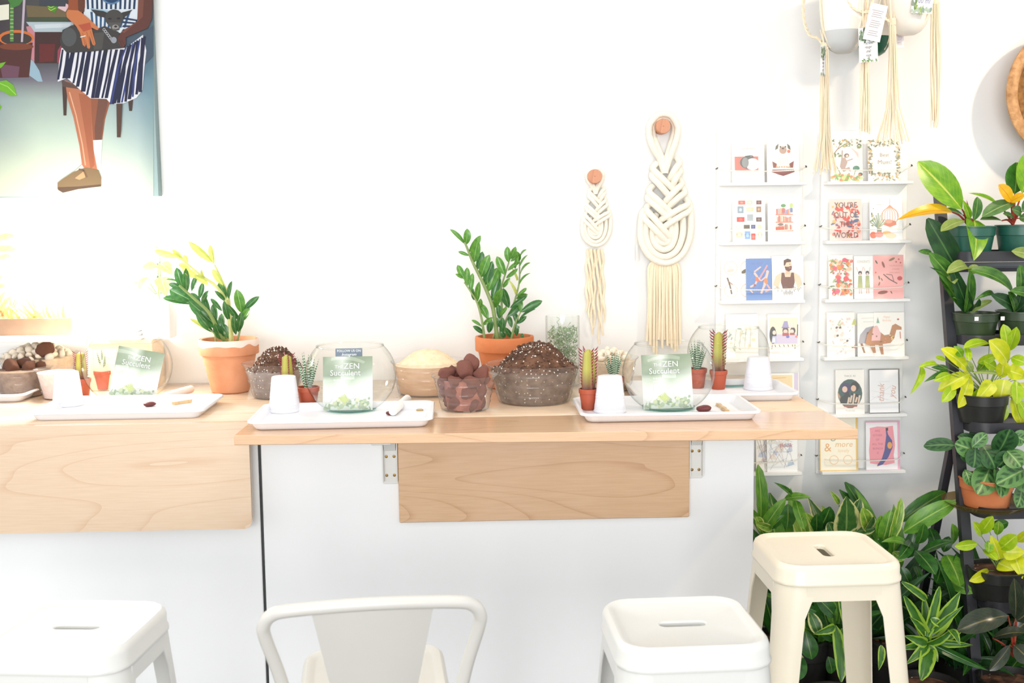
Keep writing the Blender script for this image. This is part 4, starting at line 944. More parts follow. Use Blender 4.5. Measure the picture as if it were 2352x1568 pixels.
# ================================================================== on the worktop
def tray_mesh():
    m = MB(); Wt, Dt = .472, .29
    R_ = [(Wt-.05, Dt-.05, .018, .0), (Wt-.04, Dt-.04, .020, .001), (Wt-.032, Dt-.032, .022, .006), (Wt-.018, Dt-.018, .026, .018), (Wt-.004, Dt-.004, .03, .0185), (Wt, Dt, .03, .0195), (Wt, Dt, .03, .023), (Wt-.004, Dt-.004, .03, .0255), (Wt-.016, Dt-.016, .026, .0255), (Wt-.022, Dt-.022, .025, .023), (Wt-.040, Dt-.040, .021, .006), (Wt-.050, Dt-.050, .018, .003)]
    m.loft([rrect(a, b, r, z, 5) for a, b, r, z in R_], True, True); return m.mesh('serving_tray', PLW, 45)
def tray(px, py, label, rz=0, rear=False):
    """px, py: where the front corner of the rim nearest the card racks lies"""
    q = oz(px, py, CZ+.0235); o = obj('tray', cached('tray', tray_mesh))
    c, s_ = math.cos(R(rz)), math.sin(R(rz)); dx, dy = -.232, .143
    o.location = (q.x+dx*c-dy*s_, q.y+dx*s_+dy*c, CZ+.0002); o.rotation_euler = (0, 0, R(rz))
    tag(o, label, 'tray', 'white plastic trays'); return o
TZ = CZ+.0034
tray(51, 907, 'white plastic tray at the painting end, cut off by the frame')
T1 = tray(462, 943, 'white plastic tray before the terracotta pot with crusted rim', 0)
T2 = tray(991, 962, 'white plastic tray beside the red lava rock tub', 1)
T3 = tray(1750, 946, 'white plastic tray in front of the largest soil tub', 0)
T4 = tray(1838, 903, 'white plastic tray at the rear, nearest the card racks', 0)

def cup_mesh():
    rb, rt_, H = .0435, .0325, .098; prof = []
    ribs = [.012, .016, .020, .040, .043, .047, .050]
    prof = [(rb-.003, 0), (rb, 0), (rb+.0012, .0015), (rb+.0012, .004), (rb, .0055)]
    for z in ribs:
        r_ = rb+(rt_-rb)*z/H
        prof += [(r_+.0001, z-.0012), (r_+.0009, z), (r_+.0001, z+.0012)]
    prof += [(rt_+.001, H-.006), (rt_, H-.001), (rt_-.002, H), (.001, H-.0005)]
    return MB().lathe(prof, 36).mesh('plastic_cup', FOAM, 35)
def on_tray(px, py, z=TZ): return oz(px, py, z)
def cup(px, py, label, k=1):
    o = obj('plastic_cup', cached('cup', cup_mesh)); q = on_tray(px, py); o.location = q; o.scale = (k, k, k)
    tag(o, label, 'cup', 'upturned white cups')
def bowl_meshes():
    rr, H = .1165, .19
    prof = [(.001, .003), (.05, .003), (.066, .006)]
    for k in range(1, 15):
        t_ = -58+ (58+44)*k/14; prof.append((rr*math.cos(R(t_)) if k < 14 else .0845, .0935+rr*.92*math.sin(R(t_))))
    body = MB().lathe(prof, 56).mesh('bowl_wall', GLASS, 60)
    zt = prof[-1][1]
    rim = MB().lathe([(.0845+.0024*math.cos(a), zt+.0024*math.sin(a)) for a in [i*math.pi/4 for i in range(9)]], 56).mesh('rim', GLASS, 0)
    base = MB().lathe([(.001, .0002), (.056, .0002), (.064, .003), (.067, .006), (.060, .0055), (.001, .005)], 48).mesh('base', GREEN_EDGE, 60)
    return body, rim, base
def bowl(px, py, label, k=1):
    q = on_tray(px, py); t = thing('glass_bowl', label, 'glass bowl', q, 0, 'round glass bowls'); k *= 1.08; t.scale = (k, k, k*.985)
    for n_, me in zip(('bowl_wall', 'rim', 'base'), cached('bowl', bowl_meshes)): obj(n_, me, t)
    return q
def leaflet(q, label, rz, tilt, w=.136, h=.148):
    me = cached('leaflet', lambda: MB().bbox((-w/2, -.0008, 0), (w/2, .0008, h), .0002).mesh('leaflet', PAPERW, 0))
    o = obj('leaflet', me); o.location = (q.x, q.y, q.z+.0058); o.rotation_euler = (-R(14), R(tilt), R(rz))
    tag(o, label, 'leaflet', 'printed leaflets in the bowls')
    def mk():
        k = h/100; a = Art(lambda x, y, d: (-w/2+x*k, -.0009-d, y*k), 2e-5, tone=.86); Wd = w/k; rn = random.Random(5)
        a.grad([0, 18, 36, 54, Wd], [0, 30, 56, 64, 80, 100], [[(214, 222, 214), (222, 228, 222), (214, 222, 212), (206, 216, 204), (222, 226, 222)], [(238, 238, 236), (244, 244, 244), (246, 246, 246), (244, 244, 244), (238, 240, 238)], [(206, 214, 202), (196, 208, 190), (224, 230, 222), (190, 204, 184), (230, 234, 228)], [(150, 164, 144), (144, 158, 136), (176, 188, 170), (152, 166, 146), (206, 214, 204)], [(150, 164, 142), (160, 174, 152), (206, 214, 202), (150, 164, 142), (172, 184, 164)], [(138, 154, 128), (184, 194, 176), (218, 224, 214), (140, 156, 130), (152, 166, 142)]])
        flowers(a, 4, 2, Wd-4, 22, 50, [(206, 214, 180), (190, 204, 176), (176, 190, 170), (222, 226, 196)], 2, 5, ((176, 194, 164), (160, 180, 150)))
        for k_ in range(9): a.line([(40, 14), (40+(k_-4)*3, 30-abs(k_-4)*1.6)], 1.8, (206, 216, 150))
        for x_, y_, w_, h_ in ((10, 22, 9, 7), (52, 30, 10, 9), (26, 40, 8, 6)): a.ell(x_, y_, w_, h_, (226, 226, 226), rn.uniform(0, 90), 14)
        a.text('THE', 22, 78, 8.5, (252, 252, 250)).text('ZEN', 38, 77, 15, (252, 252, 250), sx=1.05).text('Succulent', 13, 64.5, 15, (252, 252, 250), sx=.98)
        a.text('PLANT', 20, 54, 4.6, (246, 248, 246)).text('JOY', 20, 48.5, 4.6, (246, 248, 246))
        return a
    if 'leafart' not in CACHE: CACHE['leafart'] = mk().build('printed_picture', o).data
    else: obj('printed_picture', CACHE['leafart'], o)
def haw_leaf_mat():
    m, nt, b = nmat('zebra_succulent_leaf'); N = nt.nodes.new; Lk = nt.links.new
    at = N('ShaderNodeAttribute'); at.attribute_name = 'lf'; sp = N('ShaderNodeSeparateColor'); Lk(at.outputs['Color'], sp.inputs[0])
    m1 = N('ShaderNodeMath'); m1.operation = 'MULTIPLY'; m1.inputs[1].default_value = 13; Lk(sp.outputs[0], m1.inputs[0])
    fr = N('ShaderNodeMath'); fr.operation = 'FRACT'; Lk(m1.outputs[0], fr.inputs[0])
    rp = N('ShaderNodeMapRange'); rp.inputs[1].default_value = .62; rp.inputs[2].default_value = .75; Lk(fr.outputs[0], rp.inputs[0])
    mx = N('ShaderNodeMix'); mx.data_type = 'RGBA'; mx.inputs[6].default_value = rgb(70, 112, 76); mx.inputs[7].default_value = rgb(226, 232, 216)
    Lk(rp.outputs[0], mx.inputs[0]); Lk(mx.outputs[2], b.inputs['Base Color']); b.inputs['Roughness'].default_value = .45; return m
HAWM = haw_leaf_mat()
def haw_leaf():
    vs, fs, lf = [], [], []; n = 8; S = 10
    for i in range(S+1):
        t_ = i/S; r_ = .5*(1-t_**1.6)*(.75+.5*t_*(1-t_))+.004
        for j in range(n):
            a = 2*math.pi*j/n; vs.append((t_, r_*math.cos(a), r_*.6*math.sin(a)+.10*t_*t_)); lf.append((t_, 0, 0, 1))
    for i in range(S):
        for j in range(n): fs.append((i*n+j, i*n+(j+1) % n, (i+1)*n+(j+1) % n, (i+1)*n+j))
    me = bpy.data.meshes.new('leaf'); me.from_pydata(vs, [], fs); me.materials.append(HAWM)
    me.attributes.new('lf', 'FLOAT_COLOR', 'POINT').data.foreach_set('color', [c for q in lf for c in q]); me.polygons.foreach_set('use_smooth', [True]*len(fs)); return me
def small_pot(t, r=.031, h=.060, mt=POTR):
    key = ('spot', r, h, mt.name)
    obj('pot', cached(key, lambda: MB().lathe([(.001, .001), (r*.68, 0), (r*.72, .001), (r*.93, h*.78), (r*1.0, h*.79), (r*1.03, h*.98), (r*1.0, h), (r*.92, h), (r*.9, h*.86)], 28).mesh('pot', mt, 35)), t)
    obj('soil', cached(key+(1,), lambda: MB().lathe([(.001, h*.9), (r*.6, h*.89), (r*.91, h*.87)], 24).mesh('soil', SOILT, 40)), t)
def haworthia(px, py, label, k=1):
    q = on_tray(px, py); t = thing('zebra_succulent', label, 'succulent', q, random.uniform(0, 6), 'potted zebra succulents'); small_pot(t)
    rn = random.Random(int(px))
    for i in range(13):
        a = i*2.4; tl = .06+.34*(i/13)+rn.uniform(-.05, .05); L = (.088-.022*(i/13))*k
        d = Vector((math.cos(a)*math.sin(tl), math.sin(a)*math.sin(tl), math.cos(tl))); x = d; s_ = Vector((-math.sin(a), math.cos(a), 0)); z = s_.cross(x)*-1
        o = obj('leaf', cached('haw', haw_leaf), t); w = .0135; b = Vector((math.cos(a)*.006, math.sin(a)*.006, .053))
        o.matrix_local = Matrix(((x.x*L, s_.x*w, -z.x*w, b.x), (x.y*L, s_.y*w, -z.y*w, b.y), (x.z*L, s_.z*w, -z.z*w, b.z), (0, 0, 0, 1)))
def euph_body_mat():
    m, nt, b = nmat('candelabra_stem'); N = nt.nodes.new; Lk = nt.links.new
    at = N('ShaderNodeAttribute'); at.attribute_name = 'lf'; sp = N('ShaderNodeSeparateColor'); Lk(at.outputs['Color'], sp.inputs[0])
    c1 = N('ShaderNodeValToRGB'); Lk(sp.outputs[0], c1.inputs[0])
    c1.color_ramp.elements[0].color = rgb(116, 78, 62); c1.color_ramp.elements[1].color = rgb(178, 176, 78); c1.color_ramp.elements[0].position = .12; c1.color_ramp.elements[1].position = .55
    mx = N('ShaderNodeMix'); mx.data_type = 'RGBA'; mx.inputs[7].default_value = rgb(128, 66, 60); Lk(sp.outputs[1], mx.inputs[0]); Lk(c1.outputs[0], mx.inputs[6]); Lk(mx.outputs[2], b.inputs['Base Color']); b.inputs['Roughness'].default_value = .5; return m
EUB = euph_body_mat(); EUL = mat('red_candelabra_leaf', (150, 52, 66), .5, .3, 60)
def euph_mesh():
    vs, fs, lf = [], [], []; S, n = 14, 24
    for i in range(S+1):
        t_ = i/S; R0 = .0142*(1+.12*math.sin(t_*5))*(1 if t_ < .9 else (1-((t_-.9)/.1)**2*.8))
        for j in range(n):
            a = 2*math.pi*j/n; c = abs(math.cos(a*2)) ; r_ = R0*(.72+.62*c**3)
            vs.append((r_*math.cos(a), r_*math.sin(a), .112*t_)); lf.append((t_, max(0, (c-.8)*3.2), 0, 1))
    for i in range(S):
        for j in range(n): fs.append((i*n+j, i*n+(j+1) % n, (i+1)*n+(j+1) % n, (i+1)*n+j))
    fs.append(tuple(range(S*n, S*n+n)))
    me = bpy.data.meshes.new('stem'); me.from_pydata(vs, [], fs); me.materials.append(EUB)
    me.attributes.new('lf', 'FLOAT_COLOR', 'POINT').data.foreach_set('color', [c for q in lf for c in q]); me.polygons.foreach_set('use_smooth', [True]*len(fs))
    m = MB(); rn = random.Random(2)
    for e in range(4):
        a = R(90*e)
        for k in range(12):
            z = .022+.0078*k; L = (.006+.008*(k/11)**1.2)*rn.uniform(.8, 1.1); u_ = .2+.45*(k/11)
            p = Vector((.0178*math.cos(a), .0178*math.sin(a), z)); d = Vector((math.cos(a), math.sin(a), u_)).normalized(); s_ = Vector((-math.sin(a), math.cos(a), 0))
            m.tube([p, p+d*L*.5+s_*rn.uniform(-.001, .001), p+d*L+Vector((0, 0, .003))], [.0011, .0019, .0005], 5)
    return me, m.mesh('leaflets', EUL, 60)
def euphorbia(px, py, label, k=1, rz=.4):
    q = on_tray(px, py); t = thing('candelabra_cactus', label, 'cactus', q, rz, 'potted candelabra cacti'); small_pot(t, .0265, .058)
    A, B = cached('eup', euph_mesh); s = obj('stem', A, t); s.location = (0, 0, .048); s.scale = (k, k, k)
    l = stuff(obj('leaflets', B, t)); l.location = (0, 0, .048); l.scale = (k, k, k)
def pebblem(i, mt, rough=.12, sub=2, key='peb'):
    def mk():
        import bmesh
        bm = bmesh.new(); bmesh.ops.create_icosphere(bm, subdivisions=sub, radius=1)
        if rough > .1:                                      # broken faces
            rr = random.Random(i+40)
            for _ in range(16):
                n_ = Vector((rr.gauss(0, 1), rr.gauss(0, 1), rr.gauss(0, 1))).normalized(); d_ = rr.uniform(.62, .92)
                for v in bm.verts:
                    q = v.co.dot(n_)-d_
                    if q > 0: v.co -= n_*q
        for v in bm.verts:
            f = 1+rough*.55*noise.noise(v.co*2.2+Vector((i*7, 0, 3)))+rough*.5*noise.noise(v.co*6+Vector((0, i*5, 1))) if rough > .1 else 1+rough*3*(noise.noise(v.co*1.3+Vector((i*7, 0, 3)))) + rough*1.2*noise.noise(v.co*3.4+Vector((0, i*5, 1)))
            v.co *= f
        me = bpy.data.meshes.new(key); bm.to_mesh(me); bm.free(); me.materials.append(mt); me.polygons.foreach_set('use_smooth', [True]*len(me.polygons)); return me
    return cached((key, i, mt.name), mk)
def rock(loc, s, i, mt, name, label, cat, group, rough=.16, sub=3):
    o = obj(name, pebblem(i, mt, rough, sub, name)); o.location = loc; o.scale = s; o.rotation_euler = (random.uniform(0, 6), random.uniform(0, 6), random.uniform(0, 6)); return tag(o, label, cat, group)
def paper_roll(px, py, px2, py2, label):
    a, b = on_tray(px, py, TZ+.012), on_tray(px2, py2, TZ+.012); m = MB()
    m.tube([a, a+(b-a)*.02, a+(b-a)*.98, b], [.0105, .0118, .0118, .0105], 16)
    tag(m.build('napkin_roll', mat('white_paper_napkin', (246, 242, 238), .8, .03, 40, .3, 120)), label, 'napkin', 'rolled paper napkins')
def stone(px, py, s, label):
    q = on_tray(px, py, TZ+.008*s); o = obj('stone', pebblem(3, STONEM, .05, 3, 'stone')); o.location = q; o.scale = (.0225*s, .014*s, .0085*s); o.rotation_euler = (0, 0, R(25)); tag(o, label, 'stone', 'dark red stones on the trays')
def bark(px, py, px2, py2, label):
    a, b = on_tray(px, py, TZ+.0045), on_tray(px2, py2, TZ+.0045); d = (b-a).normalized(); n = Vector((-d.y, d.x, 0)); rings = []
    for k in range(7):
        c = a+(b-a)*k/6; w = .0085*(.75+.3*math.sin(k*1.9+1)); rings.append([c+n*w-Vector((0, 0, .004)), c+n*w*.8+Vector((0, 0, .003)), c-n*w*.7+Vector((0, 0, .004)), c-n*w-Vector((0, 0, .004))])
    tag(MB().loft(rings, True, True).build('bark_chip', wood('bark_wood', (226, 192, 140), (160, 116, 70)) if 'bark_wood' not in MATS else MATS['bark_wood']), label, 'wood chip', 'wood chips on the trays')

# tray nearest the painting end
cup(157, 930, 'upturned white cup on the tray before the crusted terracotta pot')
euphorbia(190, 912, 'small red-edged cactus in a rust pot behind the cup by the pale pink tub', .8)
q = bowl(297, 917, 'round glass bowl with a tilted leaflet, on the tray by the crusted pot', 1.02)
leaflet(q+Vector((.012, -.02, 0)), 'leaflet leaning tilted in the glass bowl by the crusted terracotta pot', 0, 11)
haworthia(240, 893, 'zebra succulent seen through the bowl with the tilted leaflet')
paper_roll(372, 912, 440, 893, 'rolled white napkin on the tray before the crusted pot')
bark(398, 926, 452, 918, 'pale flat wood chip on the tray before the crusted pot')
stone(344, 928, .8, 'dark red stone at the foot of the tilted leaflet bowl')
# middle tray
cup(654, 944, 'upturned white cup in front of the grey soil tub')
euphorbia(662, 928, 'small red-edged cactus rising behind the cup at the grey soil tub', .85)
haworthia(709, 936, 'zebra succulent in a rust pot between a white cup and a glass bowl', 1.25)
q = bowl(808, 940, 'round glass bowl holding a leaflet under a small slate sign')
leaflet(q+Vector((-.006, -.045, 0)), 'leaflet standing in the bowl under the slate sign', 0, 0)
sg = MB().bbox((-.037, -.0012, 0), (.037, .0012, .024), .0004).build('slate_sign', mat('grey_slate_board', (112, 124, 140), .7, .1, 40), None, 0)
sg.location = q+Vector((-.004, -.0, .147)); sg.rotation_euler = (-R(8), 0, 0); tag(sg, 'small grey slate sign with white lettering, above the leaflet in the bowl', 'sign')
a = Art(lambda x, y, d: (-.037+x*.00074, -.0013-d, y*.00024), 1e-5); a.text('FOLLOW US ON', 50, 58, 9, (244, 246, 248), .5, sx=1.1)
a = Art(lambda x, y, d: (-.037+x*.00074, -.0013-d, y*.00074), 1e-5); a.text('FOLLOW US ON', 50, 19, 12.5, (244, 246, 248), .5, sx=.95).text('Instagram', 50, 5, 14, (244, 246, 248), .5, .25); a.build('lettering', sg)
MB().box((-.001, .0012, -.13), (.001, .0024, .002)).build('sign_stake', PAPERW, sg)
paper_roll(902, 945, 936, 915, 'rolled white napkin beside the slate sign bowl')
stone(899, 948, .7, 'dark red stone beside the slate sign bowl')
rn_q = on_tray(964, 941, TZ+.0025); m = MB(); m.tube([(rn_q.x+.008*math.cos(a_), rn_q.y+.006*math.sin(a_), rn_q.z) for a_ in [i*math.pi/8 for i in range(17)]], .0022, 6)
tag(m.build('twine_ring', mat('ochre_twine', (206, 176, 120), .8, .2, 60)), 'small ochre ring of twine on the tray by the lava rock tub', 'ring')
# front tray
euphorbia(1352, 940, 'small red-edged cactus in a rust pot at the corner of the front tray', 1.05)
cup(1401, 945, 'upturned white cup between the corner cactus and the glass bowl')
haworthia(1410, 912, 'zebra succulent whose tips show above the front tray cup', 1.0)
q = bowl(1535, 937, 'round glass bowl in front of the larger rope knot')
leaflet(q+Vector((-.006, -.04, 0)), 'leaflet standing in the bowl in front of the larger rope knot', 0, -1)
stone(1617, 938, 1.05, 'largest dark red stone, beside the bowl at the raised flap')
bark(1650, 928, 1671, 944, 'golden wood chip beside the largest dark red stone')
# rear tray
euphorbia(1650, 893, 'tallest red-edged cactus, in a rust pot on the rear tray', 1.12)
haworthia(1600, 890, 'zebra succulent behind the glass bowl on the rear tray', 1.15)
q = bowl(1672, 882, 'round glass bowl on the rear tray, in front of the card rack', 1.0)
cup(1741, 893, 'upturned white cup on the rear tray by the card racks')

# ------------------------------------------------------------------ clear tubs and their fill
def tub(px, py, rb, rt_, H, label, ribs=3, name='clear_tub'):
    q = oz(px, py, CZ); t = thing(name, label, 'plastic tub', (q.x, q.y, CZ+.0003), 0, 'clear plastic tubs')
    prof = [(.001, .0005), (rb-.006, .0005), (rb, .004)]
    for k in range(ribs):
        z = H*(.22+.26*k); r_ = rb+(rt_-rb)*z/H; prof += [(r_-.0003, z-.002), (r_+.0012, z), (r_+.0012, z+.004), (r_+.0001, z+.006)]
    prof += [(rt_, H-.006), (rt_+.004, H-.004), (rt_+.006, H-.001), (rt_+.005, H)]
    MB().lathe(prof, 48).build('tub_wall', TUB, t, 35)
    return t, q
def fill(t, rb, rt_, z0, side, topm, mound, H, rough=.006, peak=(0, 0), seed=0, name='soil'):
    """body seen through the plastic, plus a mounded top"""
    k = .955; prof = [(.001, .003), (rb*k-.004, .003), (rb*k, .008), (rb*k+(rt_*k-rb*k)*z0/H, z0)]
    MB().lathe(prof, 40).build(name+'_body', side, t, 35)
    rT = prof[-1][0]; vs, fs = [], []; n, S = 56, 20
    for i in range(S+1):
        t_ = i/S
        for j in range(n):
            a = 2*math.pi*j/n; r_ = rT*t_; x, y = r_*math.cos(a), r_*math.sin(a)
            d = math.hypot(x-peak[0]*rT, y-peak[1]*rT)/rT
            z = z0+mound*max(0, 1-d*d*.95)*(1-t_**4)+rough*(1-t_**6)*(noise.noise(Vector((x*60, y*60, seed)))+.7*noise.noise(Vector((x*170, y*170, seed+4))))
            vs.append((x, y, z))
    for i in range(S):
        for j in range(n): fs.append((i*n+j, i*n+(j+1) % n, (i+1)*n+(j+1) % n, (i+1)*n+j))
    m = MB().add(vs, fs); o = m.build(name, topm, t, 60)
    return rT, vs
def specks(t, vs, cnt, mt, s0, s1, name, seed, rT):
    rn = random.Random(seed); m = MB()
    for _ in range(cnt):
        v = rn.choice(vs[56*2:]); s_ = rn.uniform(s0, s1); x, y, z = v[0]+rn.uniform(-.003, .003), v[1]+rn.uniform(-.003, .003), v[2]+s_*.3
        k = [rn.uniform(.7, 1.3) for _ in range(3)]
        m.add([(x+s_*k[0], y, z), (x-s_*k[0], y, z), (x, y+s_*k[1], z), (x, y-s_*k[1], z), (x, y, z+s_*k[2]), (x, y, z-s_*k[2])], [(0, 2, 4), (2, 1, 4), (1, 3, 4), (3, 0, 4), (2, 0, 5), (1, 2, 5), (3, 1, 5), (0, 3, 5)])
    stuff(m.build(name, mt, t, 0))
t, q = tub(1227, 921, .103, .133, .112, 'largest clear tub, of dark potting soil heaped above the rim')
rT, vs = fill(t, .103, .133, .094, SOILSIDE, SOILT, .074, .112, .008, (.1, 0), 1)
specks(t, vs, 330, PERL, .0012, .003, 'perlite', 1, rT); specks(t, vs, 700, CRUMB, .0015, .0045, 'bark_crumbs', 2, rT)
t, q = tub(633, 911, .066, .092, .105, 'clear tub of greyish potting soil beside the crusted terracotta pot')
rT, vs = fill(t, .066, .092, .085, SOILGREY, SOILT, .062, .105, .007, (.15, 0), 5)
specks(t, vs, 220, PERL, .0012, .003, 'perlite', 3, rT); specks(t, vs, 420, CRUMB, .0015, .0045, 'bark_crumbs', 4, rT)
t, q = tub(985, 902, .093, .108, .100, 'clear tub of pale sand heaped above the rim')
rT, vs = fill(t, .093, .108, .088, SANDSIDE, SAND, .046, .100, .0015, (0, 0), 9, 'sand')
t, q = tub(1068, 940, .066, .087, .098, 'clear tub filled with red lava rocks')
rk = random.Random(8)
MB().lathe([(.001, .003), (.050, .003), (.062, .085), (.001, .092)], 32).build('rubble_fill', LAVA, t)
spots = [(-.050, -.02, .104, .028), (-.002, -.022, .112, .032), (.048, -.026, .102, .030), (.016, .014, .124, .034), (-.030, .034, .096, .026), (.05, .03, .096, .024)]
for ring_z, rad, cnt, s_ in ((.024, .038, 6, .028), (.056, .046, 7, .029), (.082, .052, 7, .027)):
    for i in range(cnt): spots.append((rad*math.cos(i*2*math.pi/cnt+ring_z*40), rad*math.sin(i*2*math.pi/cnt+ring_z*40), ring_z, s_*rk.uniform(.9, 1.1)))
for i, (x, y, z, s_) in enumerate(spots):
    rock((q.x+x, q.y+y, CZ+z), (s_, s_*rk.uniform(.8, .95), s_*rk.uniform(.72, .95)), i % 5, LAVA, 'lava_rock', (('lava rock on the lava tub, the one resting on the rim nearest the sand tub', 'lava rock in the front middle of the heap on the lava tub', 'lava rock leaning out over the rim of the lava tub towards the soil tub', 'topmost lava rock, the peak of the heap on the lava tub', 'lava rock behind the others on the sand side of the lava tub', 'lava rock behind the others on the soil side of the lava tub')[i] if i < 6 else 'reddish lava rock seen through the lava tub wall'), 'rock', 'lava rocks in the tub', .17)
# glass cylinder of moss
q = oz(1293, 884, CZ); gc = thing('glass_cylinder', 'glass cylinder of pale green moss behind the largest soil tub', 'vase', (q.x, q.y, CZ+.0003))
MB().lathe([(.001, .001), (.050, .001), (.0535, .004), (.0535, .218), (.052, .2195), (.0505, .218), (.0505, .010), (.001, .008)], 40).build('glass_wall', GLASS, gc, 35)
m = MB(); rn = random.Random(4)
for i in range(420):
    a = rn.uniform(0, 6.283); r_ = .046*math.sqrt(rn.random()); z = rn.uniform(.014, .182); p = Vector((r_*math.cos(a), r_*math.sin(a), z)); pts = [p]
    for k in range(4):
        p = p+Vector((rn.uniform(-.011, .011), rn.uniform(-.011, .011), rn.uniform(-.008, .010)))
        if math.hypot(p.x, p.y) > .047: p.x *= .9; p.y *= .9
        pts.append(p)
    m.tube(pts, .0011, 3, cap=False)
stuff(m.build('moss', MOSSM, gc))
# pebble tubs
def pebbles(q, R0, z0, n, group, label, s0=.011, s1=.017, seed=1, mt=PEB, dome=.03):
    rn = random.Random(seed)
    for i in range(n):
        r_ = R0*math.sqrt((i+.5)/n); a = i*2.39996; s_ = rn.uniform(s0, s1)
        rock((q.x+r_*math.cos(a), q.y+r_*math.sin(a), z0+dome*(1-(r_/R0)**2)), (s_, s_*.85, s_*.62), i % 4, mt, 'pebble', label, 'pebble', group, .05, 2)
t, q = tub(1404, 893, .060, .078, .10, 'clear tub of cream pebbles behind the front tray cactus')
pebbles(q, .060, CZ+.093, 26, 'cream pebbles behind the front tray', 'cream pebble heaped in the tub behind the front tray', .009, .014, 3, dome=.028)
MB().lathe([(.001, .003), (.054, .003), (.072, .088), (.001, .092)], 36).build('pebble_fill', mat('cream_gravel_through_plastic', (238, 216, 184), .8, .25, 70), t)
t, q = tub(52, 908, .066, .085, .088, 'clear tub of brown lava rock at the painting end')
MB().lathe([(.001, .003), (.061, .003), (.079, .08), (.001, .082)], 36).build('rock_fill', mat('brown_gravel_through_plastic', (150, 122, 98), .9, .35, 60, c2=(118, 88, 68)), t)
for i, (x, y, z, s_) in enumerate([(-.02, -.02, .09, .030), (.03, -.012, .09, .026), (.0, .03, .094, .03), (-.048, .02, .086, .024), (.046, .03, .086, .024)]): rock((q.x+x, q.y+y, CZ+z), (s_, s_*.9, s_*.8), i, LAVAB, 'lava_rock', ('brown lava rock at the front of the painting-end tub, towards the frame', 'brown lava rock at the front of the painting-end tub, towards the pink gravel', 'brown lava rock at the back of the painting-end tub, in its middle', 'brown lava rock at the rim of the painting-end tub, farthest from the pink gravel', 'brown lava rock at the back of the painting-end tub, towards the pink gravel')[i], 'rock', 'brown lava rocks', .17)
t, q = tub(135, 914, .044, .062, .092, 'small clear tub of pale pink gravel, by the cup under the painting')
MB().lathe([(.001, .003), (.040, .003), (.058, .080), (.001, .088)], 36).build('gravel_fill', mat('pale_pink_gravel', (238, 214, 204), .9, .15, 80, .5, 120), t)
t, q = tub(92, 893, .090, .118, .115, 'wide clear tub of cream pebbles under the planter box')
MB().lathe([(.001, .003), (.09, .003), (.112, .103), (.001, .107)], 40).build('pebble_fill', mat('cream_gravel_through_plastic', (238, 216, 184), .8, .25, 70), t)
pebbles(q, .100, CZ+.107, 60, 'cream pebbles under the planter box', 'cream pebble in the wide tub under the planter box', .011, .018, 5, dome=.03)
rock((q.x+.05, q.y-.07, CZ+.134), (.03, .026, .024), 2, LAVAB, 'lava_rock', 'single brown lava rock lying on the cream pebbles', 'rock', 'brown lava rocks', .17)

# ================================================================== plants
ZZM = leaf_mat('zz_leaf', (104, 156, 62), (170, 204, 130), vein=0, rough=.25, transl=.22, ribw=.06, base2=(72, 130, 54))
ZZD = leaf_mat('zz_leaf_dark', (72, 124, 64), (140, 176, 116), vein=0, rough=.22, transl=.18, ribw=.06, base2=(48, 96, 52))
ZZP = leaf_mat('zz_leaf_pale', (206, 210, 116), (230, 230, 160), vein=0, rough=.35, transl=.45, ribw=.06, base2=(182, 196, 96))
WASH = leaf_mat('flare_washed_leaf', (206, 210, 150), (226, 226, 180), vein=.1, rough=.4, transl=.2, base2=(184, 196, 120))  # wash of the flare over these leaves painted into their colour
LIME = leaf_mat('lime_leaf', (176, 206, 34), (214, 226, 110), vein=.12, rough=.35, transl=.3, base2=(150, 190, 24))
LIMEY = leaf_mat('yellow_lime_leaf', (222, 224, 40), (236, 236, 130), vein=.1, rough=.35, transl=.3, base2=(196, 212, 30))
PHIL = leaf_mat('philodendron_leaf', (132, 180, 34), (196, 206, 96), vein=.25, rough=.3, transl=.25, base2=(92, 150, 30))
PHILO = leaf_mat('orange_leaf', (232, 172, 24), (222, 130, 40), vein=.1, rough=.3, transl=.3, base2=(226, 190, 40))
PHILD = leaf_mat('dark_philodendron_leaf', (64, 120, 42), (130, 160, 70), vein=.2, rough=.3, transl=.2, base2=(44, 92, 36))
DULL = leaf_mat('dull_green_leaf', (96, 136, 74), (160, 176, 110), vein=.2, rough=.4, transl=.2, base2=(70, 112, 60))
FERN = leaf_mat('strap_fern_leaf', (84, 136, 44), (120, 160, 66), vein=0, rough=.4, transl=.25, base2=(40, 86, 34))
FERND = leaf_mat('dark_strap_leaf', (42, 86, 40), (80, 120, 64), vein=0, rough=.4, transl=.2, base2=(26, 60, 34))
FERNP = leaf_mat('pale_strap_leaf', (158, 176, 92), (190, 200, 130), vein=0, rough=.45, transl=.3, base2=(130, 158, 76))
MAR = leaf_mat('prayer_leaf', (104, 150, 84), (150, 184, 118), blotch=(50, 92, 48), vein=.08, rough=.4, transl=.2, base2=(76, 126, 66))
MARD = leaf_mat('dark_prayer_leaf', (62, 108, 58), (104, 146, 84), blotch=(34, 70, 40), vein=.08, rough=.4, transl=.2, base2=(44, 84, 46))
NEST = leaf_mat('crinkled_fern_leaf', (112, 164, 50), (160, 194, 96), vein=.25, rough=.35, transl=.25, base2=(72, 130, 40))
AGLA = leaf_mat('variegated_leaf', (50, 92, 44), (130, 160, 90), margin=(206, 206, 140), vein=.15, rough=.35, transl=.2, base2=(70, 116, 50), marg0=.66)
SPECK = leaf_mat('speckled_lime_leaf', (140, 178, 60), (190, 210, 110), margin=(206, 214, 130), vein=.3, rough=.4, transl=.25, base2=(84, 130, 44), marg0=.75)
DRAC = leaf_mat('striped_dragon_leaf', (48, 96, 36), (70, 116, 48), margin=(150, 186, 62), vein=0, rough=.3, transl=.2, base2=(70, 120, 40), marg0=.56)
